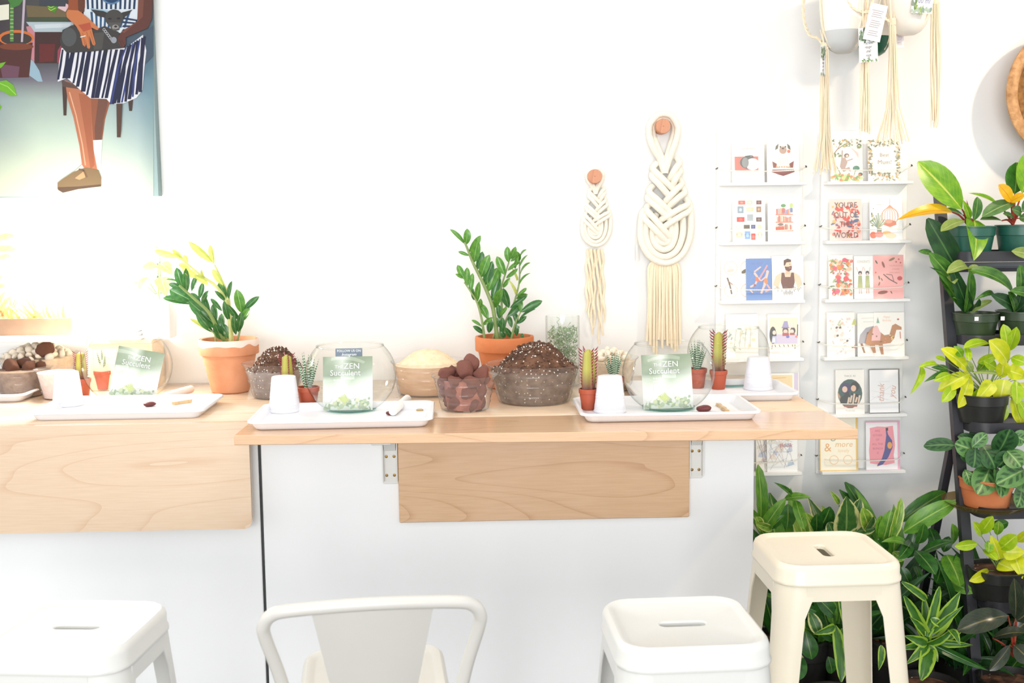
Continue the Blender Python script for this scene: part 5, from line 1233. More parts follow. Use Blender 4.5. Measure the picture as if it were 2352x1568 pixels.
RUB = leaf_mat('dark_rubber_leaf', (52, 62, 44), (110, 104, 66), vein=.15, rough=.25, transl=.08, base2=(38, 48, 38))
POTH = leaf_mat('deep_green_leaf', (48, 104, 34), (110, 150, 70), vein=.15, rough=.3, transl=.2, base2=(28, 70, 28))

STEMY = mat('flare_paled_stem', (206, 208, 130), .5, .15, 30)  # green stem paled: flare washing over it put into the colour
def clay_pot(t, r, h, m1, crust=False):
    m = MB(); rb = r*.64
    m.lathe([(.001, .0005), (rb-.004, .0005), (rb, .004), (r*.90, h*.70), (r*.905, h*.715), (r*.985, h*.722), (r*1.0, h*.74), (r*1.005, h*.97), (r*.99, h), (r*.90, h), (r*.885, h*.9), (r*.86, h*.8)], 48).build('pot', m1, t, 35)
    if crust:
        c = MB(); n = 64; rg = [[], [], []]
        for j in range(n):
            a = 2*math.pi*j/n; d = .018+.016*noise.noise(Vector((math.cos(a)*2.2, math.sin(a)*2.2, 3)))
            for k, (rr, z) in enumerate(((r*.985, h+.0008), (r*1.008, h*.985), (r*1.0085, h-max(d, .006)))): rg[k].append((rr*math.cos(a), rr*math.sin(a), z))
        c.loft(rg).build('lime_crust', CHALK, t)
    MB().lathe([(.001, h*.87), (r*.5, h*.865), (r*.88, h*.85)], 40).build('soil', SOILT, t, 40)
def zz(root, cr, Yc, stm, lv, default, wk=1.0, lk=1.0):
    for pts, rad, *mm in stm:
        stems(root, [[cr(x, y, Yc+dy) for x, y, dy in pts]], rad, mm[0] if mm else STEMG)
    rn = random.Random(11)
    for e in lv:
        bx, by, tx, ty, w = e[:5]; mt = e[5] if len(e) > 5 else default
        dy = rn.uniform(-.03, .02); narrow = w < 27
        b = cr(bx, by, Yc); t = cr(tx, ty, Yc+dy); t = b+(t-b)*lk
        n = (rn.uniform(-.4, .4), -1, rn.uniform(.1, .6))
        L = (t-b).length
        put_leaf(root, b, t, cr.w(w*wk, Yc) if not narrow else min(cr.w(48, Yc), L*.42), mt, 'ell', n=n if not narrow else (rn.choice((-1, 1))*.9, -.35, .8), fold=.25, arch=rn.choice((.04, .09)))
cr = Crop(960, 500, .2935); pc = oz(1160, 888, CZ)
Z1 = plant('zz_plant', 'zz plant with glossy green leaflets in an orange terracotta pot behind the largest soil tub', pc, 'zz plants in terracotta')
clay_pot(Z1, .0915, .160, TERRA2)
Yz = pc.y
zz(Z1, cr, Yz, [([(620, 945, 0), (590, 720, -.01), (545, 590, -.01), (490, 470, -.01), (430, 350, -.01), (390, 250, -.01), (365, 190, -.01)], .0068),
   ([(520, 945, -.02), (500, 800, -.02), (465, 670, -.02), (420, 590, -.02), (362, 505, -.02)], .0042),
   ([(660, 945, .02), (690, 800, .02), (740, 700, .02), (790, 520, .02), (795, 380, .02), (792, 330, .02)], .004),
   ([(640, 945, .01), (655, 700, .01), (650, 560, .01), (680, 450, .01), (712, 345, .01)], .0045),
   ([(730, 945, -.02), (760, 830, -.02), (805, 735, -.02)], .0038), ([(590, 945, .03), (640, 800, .03), (690, 690, .03)], .004)],
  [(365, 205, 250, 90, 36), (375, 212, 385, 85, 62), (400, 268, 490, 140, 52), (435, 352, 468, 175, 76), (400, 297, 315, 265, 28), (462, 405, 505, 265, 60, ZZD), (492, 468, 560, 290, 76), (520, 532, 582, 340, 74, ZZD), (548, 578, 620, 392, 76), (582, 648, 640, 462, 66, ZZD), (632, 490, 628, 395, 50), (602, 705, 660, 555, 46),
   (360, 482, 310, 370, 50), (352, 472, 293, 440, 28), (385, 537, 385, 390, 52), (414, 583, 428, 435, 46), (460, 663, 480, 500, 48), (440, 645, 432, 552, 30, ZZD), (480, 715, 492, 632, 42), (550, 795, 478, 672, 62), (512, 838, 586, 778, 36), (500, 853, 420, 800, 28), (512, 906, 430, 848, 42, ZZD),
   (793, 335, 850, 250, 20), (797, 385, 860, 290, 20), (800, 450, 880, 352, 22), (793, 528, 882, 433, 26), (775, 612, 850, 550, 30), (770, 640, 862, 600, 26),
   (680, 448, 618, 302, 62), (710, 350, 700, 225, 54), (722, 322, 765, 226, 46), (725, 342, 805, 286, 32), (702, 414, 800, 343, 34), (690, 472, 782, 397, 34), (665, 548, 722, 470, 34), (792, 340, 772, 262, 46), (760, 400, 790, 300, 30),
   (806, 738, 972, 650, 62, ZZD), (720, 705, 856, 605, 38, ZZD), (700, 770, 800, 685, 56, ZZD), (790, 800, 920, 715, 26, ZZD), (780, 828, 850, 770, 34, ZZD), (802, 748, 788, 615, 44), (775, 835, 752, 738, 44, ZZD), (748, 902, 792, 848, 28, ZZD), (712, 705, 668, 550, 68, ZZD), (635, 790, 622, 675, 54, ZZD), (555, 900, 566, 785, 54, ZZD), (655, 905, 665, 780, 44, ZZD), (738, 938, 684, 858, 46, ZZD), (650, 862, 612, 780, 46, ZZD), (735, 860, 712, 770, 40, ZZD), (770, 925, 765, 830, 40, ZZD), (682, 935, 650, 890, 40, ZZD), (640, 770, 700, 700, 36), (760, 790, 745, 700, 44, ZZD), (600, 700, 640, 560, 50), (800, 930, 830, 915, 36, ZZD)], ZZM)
put_leaf(Z1, cr(770, 600, Yz+.02), cr(715, 490, Yz), .010, ZZP, 'strap', arch=.2); put_leaf(Z1, cr(778, 490, Yz+.02), cr(735, 390, Yz), .008, ZZP, 'strap', arch=.2)
cr = Crop(0, 480, .3189); pc = oz(530, 899, CZ)
Z2 = plant('zz_plant', 'zz plant with drooping dark stem and flare-paled stems, in a lime-crusted terracotta pot', pc, 'zz plants in terracotta')
clay_pot(Z2, .0905, .165, TERRA, True)
Yz = pc.y
zz(Z2, cr, Yz, [([(1625, 965, 0), (1560, 850, -.02), (1500, 740, -.04), (1400, 645, -.05), (1290, 548, -.06)], .0075), ([(1660, 965, 0), (1640, 700, 0), (1560, 560, 0), (1450, 480, -.01), (1330, 380, -.01), (1260, 320, -.01)], .006, STEMY),
   ([(1672, 965, .01), (1645, 640, .01), (1600, 520, .01), (1545, 400, .01)], .006, STEMY), ([(1705, 965, .0), (1745, 800, 0), (1742, 735, 0)], .0035), ([(1555, 965, -.03), (1545, 900, -.03), (1500, 860, -.03)], .003)],
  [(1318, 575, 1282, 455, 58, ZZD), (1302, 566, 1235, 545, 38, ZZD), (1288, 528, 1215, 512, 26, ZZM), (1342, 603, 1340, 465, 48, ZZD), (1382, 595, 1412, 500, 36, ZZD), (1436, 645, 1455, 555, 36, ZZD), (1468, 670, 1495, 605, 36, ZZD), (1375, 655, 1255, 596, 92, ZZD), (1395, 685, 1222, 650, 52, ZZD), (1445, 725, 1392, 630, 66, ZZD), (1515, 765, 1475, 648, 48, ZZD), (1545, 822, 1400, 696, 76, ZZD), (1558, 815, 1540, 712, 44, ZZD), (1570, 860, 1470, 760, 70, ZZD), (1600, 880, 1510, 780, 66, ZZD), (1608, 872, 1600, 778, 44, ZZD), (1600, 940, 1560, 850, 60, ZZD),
   (1285, 347, 1148, 310, 44, ZZP), (1322, 374, 1258, 308, 34, ZZP), (1368, 432, 1306, 404, 36, ZZP), (1425, 492, 1332, 438, 46, ZZP), (1352, 394, 1330, 344, 30, ZZP), (1500, 545, 1420, 490, 40, ZZP), (1480, 500, 1460, 450, 30, ZZP),  # pale leaf colour here holds the wash of the flare
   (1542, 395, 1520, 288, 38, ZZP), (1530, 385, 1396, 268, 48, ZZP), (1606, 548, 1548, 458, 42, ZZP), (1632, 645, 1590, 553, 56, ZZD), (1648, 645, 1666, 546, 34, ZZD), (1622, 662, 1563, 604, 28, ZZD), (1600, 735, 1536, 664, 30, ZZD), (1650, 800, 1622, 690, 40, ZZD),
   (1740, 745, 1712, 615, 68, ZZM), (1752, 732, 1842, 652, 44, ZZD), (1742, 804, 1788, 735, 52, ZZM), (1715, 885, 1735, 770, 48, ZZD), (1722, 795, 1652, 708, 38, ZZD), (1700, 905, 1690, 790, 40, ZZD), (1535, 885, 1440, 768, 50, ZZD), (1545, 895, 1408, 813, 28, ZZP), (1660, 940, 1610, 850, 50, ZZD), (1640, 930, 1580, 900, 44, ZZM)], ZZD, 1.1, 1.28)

# ------------------------------------------------------------------ plants and boxes under the painting
RISER = wood('pale_birch', (240, 222, 196), (214, 184, 146)); 
def onback(px, py, z=CZ): return oz(px, py, z)
b0 = onback(372, 872); bx = thing('wooden_riser', 'pale wooden riser box at the wall beside the crusted terracotta pot', 'box', (b0.x, 0, 0))
for nm, a_, c_ in (('top_board', (-.16, .78, CZ+.148), (.036, .922, CZ+.160)), ('side_board', (.024, .785, CZ), (.036, .92, CZ+.148)), ('side_board', (-.16, .785, CZ), (-.148, .92, CZ+.148)), ('front_board', (-.148, .785, CZ+.0), (.024, .795, CZ+.148))): MB().bbox(a_, c_, .001).build(nm, RISER, bx)
b1 = oy(345, 760, .84); b1.z = CZ+.1603
px_ = plant('potted_pothos', 'trailing plant with flare-paled leaves in a square white pot on the wooden riser', (b1.x+.028, .845, b1.z), 'plants under the painting')
MB().loft([rrect(.088, .088, .008, 0, 3), rrect(.096, .096, .008, .112, 3), rrect(.088, .088, .006, .112, 3), rrect(.086, .086, .006, .098, 3)], True, True).build('pot', PLW, px_)
cr = Crop(0, 500, .2933)
for e in ((1250, 640, 1230, 470, 1260, 465, 1305, 620, 120), (1230, 600, 1150, 480, 1160, 470, 1095, 620, 90), (1240, 600, 1240, 380, 1255, 360, 1350, 450, 110), (1240, 600, 1235, 380, 1230, 370, 1090, 430, 90), (1220, 600, 1100, 500, 1100, 500, 1040, 600, 70), (1260, 600, 1250, 300, 1250, 290, 1190, 215, 60)):
    stems(px_, [[cr(e[0], e[1], .845), cr(e[2], e[3]-10, .84), cr(e[4], e[5], .83)]], .0022, STEMG)
    put_leaf(px_, cr(e[4], e[5], .83), cr(e[6], e[7], .80), cr.w(e[8], .83), WASH, 'heart', n=(.1, -.7, .8), arch=.12)
pl = oy(95, 771, .80); pl.z = CZ+.190
rs = thing('white_riser', 'long white riser holding the brown planter box under the painting', 'riser', (pl.x-.02, 0, 0))
MB().bbox((-.25, .70, CZ+.166), (.145, .905, CZ+.182), .002).build('shelf_board', PLW, rs)
for x in (-.24, .128): MB().bbox((x, .88, CZ), (x+.014, .902, CZ+.166), .001).build('leg', PLW, rs)
bp = plant('planter_box', 'low brown planter box of grassy plants on the white riser', (pl.x-.005, .80, CZ+.1823), 'plants under the painting')
MB().loft([rrect(.23, .10, .012, 0, 3), rrect(.238, .108, .012, .052, 3), rrect(.226, .096, .010, .052, 3), rrect(.224, .094, .010, .046, 3)], True, True).build('box', mat('brown_planter_clay', (176, 140, 112), .7, .1, 20), bp)
rn = random.Random(21)
for i in range(34):
    x = rn.uniform(-.10, .10); b = Vector((bp.location.x+x, .80+rn.uniform(-.03, .03), CZ+.229)); tp = b+Vector((rn.uniform(-.05, .05), rn.uniform(-.05, .02), rn.uniform(.03, .09)))
    put_leaf(bp, b, tp, rn.uniform(.008, .014), WASH, 'blade', n=(rn.uniform(-.5, .5), -1, .3), arch=.12)
lp = plant('potted_ficus', 'upright plant with yellow-lit leaves at the painting end of the white riser', (oy(-26, 760, .79).x, .80, CZ+.1823), 'plants under the painting')
small_pot(lp, .05, .075, TERRA)
for (x0, y0, x1, y1, w) in ((-20, 560, 34, 542, 20), (-20, 578, 40, 574, 18), (-10, 600, 25, 588, 16), (-24, 640, 10, 640, 16), (-14, 668, 14, 655, 14), (-8, 720, 12, 668, 14), (0, 726, 26, 678, 14), (6, 726, 34, 700, 12), (-40, 620, -70, 590, 22)):
    b = oy(x0, y0, .79); put_leaf(lp, b, oy(x1, y1, .78), w/ppm(.79), WASH, 'ell', n=(.1, -.8, .7), arch=.1)
    stems(lp, [[oy(-26, 745, .8), oy((x0-26)/2, (y0+745)/2-8, .795), b]], .0018, STEMG)
bg_ = thing('folded_bag', 'stack of folded white paper bags on the pale riser', 'bag', (oy(300, 752, .82).x, .82, CZ+.1605))
MB().bbox((-.062, -.06, 0), (.045, .05, .012), .003).build('bag_layer', PAPERW, bg_); MB().bbox((-.058, -.055, .0123), (.040, .05, .024), .004).build('bag_layer', PAPERW, bg_); MB().bbox((-.06, -.058, .0243), (.036, .05, .036), .004).build('bag_layer', PAPERW, bg_)

# ------------------------------------------------------------------ black plant ladder
XL, XR = 1.457, 2.06
railY = lambda z: .80-(1.57-z)*.263
st = thing('plant_ladder', 'black metal ladder shelf holding potted plants', 'plant stand', (XL, .6, 0)); S0 = Vector((XL, .6, 0))
def rail(name, a, b, wx, wy, parent=st, mt=BLACK):
    a, b = Vector(a)-S0, Vector(b)-S0; m = MB()
    m.loft([[(a.x, a.y-wy, a.z), (a.x+wx, a.y-wy, a.z), (a.x+wx, a.y, a.z), (a.x, a.y, a.z)], [(b.x, b.y-wy, b.z), (b.x+wx, b.y-wy, b.z), (b.x+wx, b.y, b.z), (b.x, b.y, b.z)]], True, True); return m.build(name, mt, parent, 0)
for x in (XL, XR-.030):
    r_ = rail('side_rail', (x, railY(.0), 0), (x, railY(1.57), 1.57), .030, .026)
    rail('rear_leg', (x-.004, .905, 0), (x-.004, railY(.79)+.03, .80), .022, .024)
SHZ = [1.378, 1.126, .869, .624, .36]
for k, z in enumerate(SHZ):
    y = railY(z); d0 = .145+.012*k; r_ = .05
    def ring(g, zz_):
        x0, x1, y0, y1 = XL+.031+g-S0.x, XR-.031-g-S0.x, y-.105+g-S0.y, y-.105+d0-g-S0.y; q = max(r_-g, .004); pts = [(x1, y1, zz_), (x0, y1, zz_)]
        for i in range(7): a_ = R(180+90*i/6); pts.append((x0+q+q*math.cos(a_), y0+q+q*math.sin(a_), zz_))
        for i in range(7): a_ = R(270+90*i/6); pts.append((x1-q+q*math.cos(a_), y0+q+q*math.sin(a_), zz_))
        return pts
    m = MB(); m.loft([ring(0, z-.022), ring(0, z+.010), ring(.004, z+.010), ring(.004, z-.001), ring(.02, z-.001)], True, True); m.build('shelf', BLACK, st, 30)
    if k == 0:
        rail('cross_bar', (XL+.031, y+.02, z-.045), (XR-.031, y+.02, z-.045), .001, .01)
        MB().bbox((XL+.031-S0.x, y+.02-S0.y, z-.048), (XR-.031-S0.x, y+.032-S0.y, z-.030), .001).build('cross_bar', GREYST, st)
        MB().bbox((XL+.031-S0.x, y+.06-S0.y, z-.062), (XR-.031-S0.x, y+.072-S0.y, z-.045), .001).build('cross_bar', BLACK, st)
def round_pot(t, r, h, mt, band=True, soil=True, label=False):
    rb = r*.82
    MB().lathe([(.001, .0005), (rb-.004, .0005), (rb, .004), (rb+(r-rb)*.6, h*.62), (rb+(r-rb)*.62, h*.64), (r*.97, h*.655), (r*.985, h*.95), (r*1.02, h*.96), (r*1.02, h), (r*.95, h), (r*.93, h*.85)], 40).build('pot', mt, t, 35)
    if soil: MB().lathe([(.001, h*.9), (r*.94, h*.87)], 30).build('soil', SOILT, t, 40)
def standpot(name, label, px, k, r, h, mt, dx=0, group=None, dyy=-.034):
    z = SHZ[k]; Yp = railY(z)+dyy
    p = oy(px, 700, Yp); loc = Vector((p.x, Yp, z+.0003)); t = plant(name, label, loc, group); round_pot(t, r, h, mt); return t, Yp
cr = Crop(2040, 330, .2678)
P1, Y1 = standpot('philodendron', 'philodendron with a large lime leaf and one orange leaf, in a green pot', 2225, 0, .072, .086, POTG, group='philodendrons on the ladder')
def leaves(t, cr, Y, lst, yaw=(.0, -1, .45), petiole=None, prad=.003, seed=1, jitter=.03):
    rn = random.Random(seed)
    for e in lst:
        bx, by, tx, ty, w, mt, sh = e[:7]; opt = e[7] if len(e) > 7 else {}
        yb = Y+opt.get('yb', -.02+rn.uniform(-jitter, jitter)*.5); yt = Y+opt.get('yt', -.05+rn.uniform(-jitter, jitter))
        b, tp = cr(bx, by, yb), cr(tx, ty, yt)
        if opt.get('clip', True): b.y = min(b.y, .905); tp.y = min(tp.y, .905)
        n = opt.get('n', (rn.uniform(-.3, .3), -1, rn.uniform(.1, .7)))
        put_leaf(t, b, tp, cr.w(w, Y), mt, sh, n=n, arch=opt.get('arch', .07), fold=opt.get('fold', .18), wave=opt.get('wave', 0))
        if petiole:
            q = cr(*petiole[:2], Y); stems(t, [[q, (q+b)/2+Vector((0, 0, .008)), b]], prad, petiole[2])
leaves(P1, cr, Y1, [(632, 560, 252, 156, 262, PHIL, 'ell', dict(n=(-.2, -1, .35), arch=.05)), (545, 585, 74, 655, 122, PHILO, 'lance', dict(n=(-.1, -.75, .7), arch=.10)), (655, 660, 452, 752, 112, FERNP, 'ell', dict(n=(0, -.6, .9))), (735, 652, 734, 1002, 226, PHIL, 'heart', dict(n=(.2, -1, .2), yt=-.10)), (735, 660, 765, 455, 100, PHILD, 'ell'), (640, 610, 478, 570, 90, PHILD, 'ell', dict(n=(0, -.5, .9), yb=.0, yt=.0)), (700, 640, 640, 480, 60, PHIL, 'lance')], petiole=(680, 690, STEMR), prad=.0042)
put_leaf(P1, cr(680, 680, Y1), cr(672, 480, Y1-.01), .010, leaf_mat('red_sheath', (176, 84, 50), (200, 110, 60), vein=0), 'lance')
P2, Y2 = standpot('philodendron', 'philodendron with broad dark leaves and a yellow young leaf, in a green pot', 2338, 0, .075, .088, POTG, group='philodendrons on the ladder')
leaves(P2, cr, Y2, [(940, 530, 688, 424, 76, PHIL, 'lance', dict(yb=.03, yt=.03, n=(0, -.6, .9))), (1088, 498, 806, 628, 134, DULL, 'ell', dict(n=(-.2, -.8, .7))), (1060, 500, 946, 352, 112, PHILO, 'ell'), (1050, 500, 1175, 440, 90, PHILO, 'ell'), (1085, 430, 1098, 160, 210, PHILD, 'ell', dict(yb=.03, yt=.02)), (1150, 420, 1240, 60, 230, PHIL, 'ell', dict(yb=0, yt=0)), (975, 660, 788, 652, 86, PHILD, 'ell', dict(n=(0, -.5, 1))), (1140, 600, 1060, 560, 90, PHILD, 'ell'), (1150, 580, 1250, 500, 140, PHILD, 'ell'), (1120, 640, 1260, 640, 120, DULL, 'ell'), (1080, 640, 985, 600, 60, PHILD, 'ell')], petiole=(1070, 690, STEMR), prad=.0045, seed=2)
P3, Y3 = standpot('strap_fern', 'strap-leaved fern with a tall dark blade, in a dark green pot with a white sticker', 2242, 1, .068, .074, POTD, group='strap ferns on the ladder')
leaves(P3, cr, Y3, [(600, 1100, 335, 640, 210, FERND, 'oblong', dict(yb=.05, yt=.03, n=(-.3, -1, .2), arch=.04)), (690, 1440, 540, 1050, 120, FERND, 'strap', dict(n=(-.4, -1, .2), arch=.05)), (620, 1260, 350, 935, 150, FERN, 'oblong', dict(n=(-.3, -1, .3), arch=.06)), (375, 940, 258, 922, 50, FERN, 'ell'), (690, 1440, 440, 1120, 90, FERN, 'strap', dict(n=(-.3, -1, .3), arch=-.05)), (560, 1220, 352, 1056, 46, FERND, 'lance'), (660, 1440, 700, 1090, 110, FERN, 'oblong', dict(arch=.05)), (700, 1090, 505, 1110, 130, FERNP, 'oblong', dict(n=(0, -.7, .8), yt=-.10, arch=.16)), (690, 1100, 782, 1056, 90, FERNP, 'oblong', dict(n=(0, -.8, .6))), (510, 1040, 570, 1200, 110, FERNP, 'ell'), (720, 1440, 780, 1330, 70, FERND, 'strap'), (640, 1340, 552, 1320, 50, FERN, 'lance'), (700, 1440, 890, 1345, 60, FERNP, 'strap', dict(arch=.2)), (690, 1440, 620, 1180, 60, FERN, 'strap')], seed=3)
P4, Y4 = standpot('strap_fern', 'strap-leaved fern with wide arching blades, in the dark green pot nearer the frame', 2345, 1, .072, .078, POTD, group='strap ferns on the ladder')
leaves(P4, cr, Y4, [(1075, 1320, 690, 1085, 168, FERN, 'oblong', dict(n=(.3, -.8, .8), arch=.14)), (1090, 1430, 1030, 1270, 110, FERN, 'strap'), (1090, 1430, 884, 1296, 124, FERND, 'oblong', dict(arch=.12)), (910, 1288, 738, 1342, 56, FERN, 'lance', dict(arch=.15)), (1130, 1270, 1125, 1038, 124, FERN, 'oblong'), (1100, 1420, 1150, 1220, 90, FERND, 'oblong'), (1250, 1330, 1048, 1262, 110, FERN, 'oblong', dict(arch=.1)), (1230, 960, 1058, 920, 100, FERNP, 'ell', dict(arch=.1)), (1100, 1440, 1210, 1330, 80, FERND, 'strap')], seed=4)
for t, x in ((P3, -.028), (P3, .052)):
    MB().bbox((x-.006, -.0702, .055), (x+.006, -.069, .067), .0002).build('white_sticker', TAG, t)
cr = Crop(2060, 720, .3318)
P5, Y5 = standpot('lime_philodendron', 'lime-yellow bushy philodendron spilling over a dark pot on the third shelf', 2262, 2, .078, .090, POTK, dyy=-.030)
leaves(P5, cr, Y5, [(495, 400, 305, 244, 124, LIMEY, 'ell'), (508, 412, 286, 532, 112, LIMEY, 'ell'), (505, 420, 424, 652, 104, LIMEY, 'ell'), (400, 500, 312, 612, 84, LIME, 'ell'), (272, 346, 150, 372, 40, LIME, 'strap', dict(arch=.1)), (170, 362, 88, 562, 54, LIME, 'lance', dict(arch=.15)), (352, 410, 188, 474, 46, PHILD, 'lance'), (372, 420, 258, 466, 64, LIME, 'ell'), (356, 385, 236, 372, 50, PHILD, 'lance'), (340, 325, 266, 300, 40, LIME, 'ell'), (640, 205, 462, 240, 84, LIME, 'ell', dict(n=(0, -.6, .9))), (480, 230, 500, 330, 50, LIME, 'ell'), (765, 232, 736, 74, 86, LIME, 'ell'), (768, 262, 828, 92, 86, LIME, 'ell'), (768, 345, 636, 186, 150, LIMEY, 'ell'), (722, 445, 740, 328, 100, LIMEY, 'ell'), (662, 474, 542, 612, 112, LIMEY, 'heart'), (742, 455, 704, 634, 158, LIMEY, 'heart'), (560, 520, 540, 714, 110, LIME, 'ell'), (705, 585, 736, 742, 96, LIME, 'ell'), (795, 575, 862, 768, 94, LIMEY, 'ell'), (820, 460, 830, 625, 90, LIME, 'ell'), (765, 392, 900, 440, 116, LIMEY, 'heart'), (790, 305, 900, 345, 80, LIME, 'ell'), (470, 322, 522, 402, 60, FERNP, 'ell'), (560, 340, 690, 290, 66, LIME, 'ell'), (395, 225, 452, 300, 70, PHIL, 'ell'), (850, 480, 930, 580, 110, LIMEY, 'ell'), (880, 300, 960, 200, 110, LIME, 'ell'), (600, 480, 620, 640, 80, PHIL, 'ell', dict(yb=.0, yt=.0)), (840, 600, 920, 740, 100, LIME, 'ell'), (640, 300, 560, 400, 80, PHIL, 'ell', dict(yb=.02, yt=.02)), (690, 380, 600, 330, 80, LIME, 'ell'), (880, 420, 960, 400, 110, LIMEY, 'ell'), (560, 520, 640, 560, 80, PHIL, 'ell', dict(yb=.02, yt=.0))], petiole=(620, 560, STEMG), prad=.002, seed=5)
put_leaf(P5, cr(690, 415, Y5-.05), cr(520, 410, Y5-.06), .012, FERNP, 'strap', arch=.15)
P6, Y6 = standpot('prayer_plant', 'prayer plant with dark-blotched round leaves in a terracotta pot and glass saucer', 2280, 3, .080, .088, TERRA2, dyy=-.026)
MB().lathe([(.001, .0), (.10, .001), (.125, .016), (.128, .016), (.104, -.002)], 44).build('saucer', clear_mat('smoky_saucer', (206, 190, 150), .05, .3, (150, 130, 80)), P6)
leaves(P6, cr, Y6, [(560, 960, 402, 900, 150, MAR, 'round'), (520, 925, 622, 830, 96, MAR, 'ell'), (560, 900, 420, 850, 90, MARD, 'ell', dict(yb=.03, yt=.03)), (700, 960, 780, 800, 180, MARD, 'round'), (540, 930, 530, 1066, 160, MARD, 'round'), (590, 910, 680, 1070, 180, MARD, 'round'), (780, 960, 700, 1060, 140, MARD, 'round'), (760, 950, 860, 1060, 170, MAR, 'round'), (640, 1070, 560, 1250, 186, MAR, 'round', dict(yt=-.09)), (690, 1070, 720, 1268, 124, MAR, 'round', dict(yt=-.1)), (880, 1080, 690, 1180, 170, MAR, 'round', dict(yt=-.1)), (470, 1080, 510, 1190, 90, MAR, 'ell'), (860, 1220, 830, 1340, 130, MAR, 'round'), (800, 840, 890, 880, 120, MAR, 'round'), (560, 1000, 440, 960, 130, MARD, 'round', dict(yt=.0)), (400, 910, 186, 918, 104, MARD, 'oblong', dict(n=(0, -.8, .5), yt=.02)), (880, 960, 960, 1040, 160, MARD, 'round'), (840, 1100, 920, 1230, 150, MAR, 'round'), (600, 840, 500, 830, 100, MARD, 'ell', dict(yb=.04, yt=.04)), (640, 1000, 600, 1100, 120, MARD, 'round', dict(yb=.02, yt=.0)), (820, 1000, 780, 1120, 130, MARD, 'round', dict(yb=.02, yt=.0))], petiole=(640, 1180, STEMG), prad=.0022, seed=6)
cr = Crop(1720, 1060, .3239)
P7, Y7 = standpot('golden_pothos', 'bright lime pothos in a black pot on the lowest ladder shelf', 2312, 4, .085, .095, POTK, dyy=-.030)
leaves(P7, cr, Y7, [(1650, 525, 1588, 428, 70, LIME, 'ell'), (1640, 510, 1730, 386, 92, LIME, 'ell'), (1620, 580, 1460, 600, 76, LIME, 'ell'), (1780, 690, 1714, 520, 110, LIMEY, 'heart'), (1760, 520, 1770, 420, 80, PHIL, 'ell', dict(yb=.02, yt=.02)), (1700, 770, 1562, 846, 84, LIMEY, 'ell'), (1780, 620, 1900, 520, 110, LIME, 'ell'), (1800, 640, 1960, 640, 120, LIMEY, 'heart'), (1880, 660, 1940, 830, 110, LIMEY, 'heart'), (1770, 720, 1880, 770, 110, LIMEY, 'heart'), (1900, 570, 1990, 480, 110, LIMEY, 'ell'), (1700, 560, 1700, 640, 70, PHIL, 'ell'), (1660, 620, 1760, 700, 80, LIME, 'ell'), (1700, 470, 1840, 430, 80, PHILD, 'ell', dict(yb=.04, yt=.04)), (1930, 700, 2030, 760, 120, LIME, 'heart'), (1780, 560, 1850, 620, 80, LIME, 'ell')], petiole=(1800, 820, STEMG), prad=.002, seed=7)

# ------------------------------------------------------------------ plants standing on the floor
def floor_plant(name, label, px, Y, r, h, mt=POTK, group='plants on the floor'):
    p = oy(px, 1500, Y); t = plant(name, label, (p.x, Y, .0003), group); round_pot(t, r, h, mt); return t
F1 = floor_plant('tall_strap_plant', 'tall bright green strap leaf rising beside the cabinet end', 1775, .70, .085, .16)
leaves(F1, cr, .66, [(85, 420, 62, 20, 96, NEST, 'oblong', dict(n=(.25, -1, .1), yb=0, yt=.0, arch=.05, wave=.01)), (75, 470, 110, 330, 60, FERND, 'strap', dict(yb=.02, yt=.03))], seed=8)
F2 = floor_plant('peace_lily', 'broad-leaved green plant behind the warm-lit stool, nearest the cabinet', 1842, .66, .09, .18)
leaves(F2, cr, .64, [(112, 470, 260, 262, 96, NEST, 'strap', dict(arch=.12, n=(-.3, -1, .5))), (250, 268, 446, 256, 76, NEST, 'lance', dict(n=(.1, -.6, .9), arch=.1)), (330, 275, 395, 480, 78, NEST, 'oblong', dict(yb=-.03, yt=-.09)), (270, 480, 275, 300, 120, PHILD, 'ell', dict(yb=.02, yt=.03)), (310, 250, 176, 146, 44, FERN, 'lance'), (190, 480, 128, 312, 70, PHILD, 'ell', dict(yb=.03, yt=.04)), (90, 490, 50, 390, 76, SPECK, 'ell'), (170, 480, 50, 440, 60, SPECK, 'ell'), (150, 480, 250, 380, 60, PHILD, 'ell'), (400, 560, 380, 390, 70, SPECK, 'ell'), (490, 490, 575, 318, 132, POTH, 'ell'), (470, 520, 396, 360, 70, SPECK, 'ell'), (480, 500, 480, 370, 90, POTH, 'ell')], seed=9)
F3 = floor_plant('chinese_evergreen', 'variegated cream-edged plant behind the back edge of the warm-lit stool', 1955, .62, .09, .18)
leaves(F3, cr, .60, [(690, 500, 690, 244, 216, AGLA, 'heart', dict(arch=.03)), (640, 300, 574, 204, 46, SPECK, 'lance'), (850, 500, 800, 328, 110, SPECK, 'ell'), (800, 500, 880, 390, 90, AGLA, 'ell'), (600, 520, 560, 430, 100, AGLA, 'ell', dict(yt=-.03)), (760, 500, 900, 470, 80, AGLA, 'ell'), (690, 500, 790, 260, 110, AGLA, 'ell', dict(yb=.03, yt=.03))], seed=10)
F4 = floor_plant('crinkle_fern', 'crinkled fern with wavy arching blades between the stool and the ladder', 2055, .58, .095, .2)
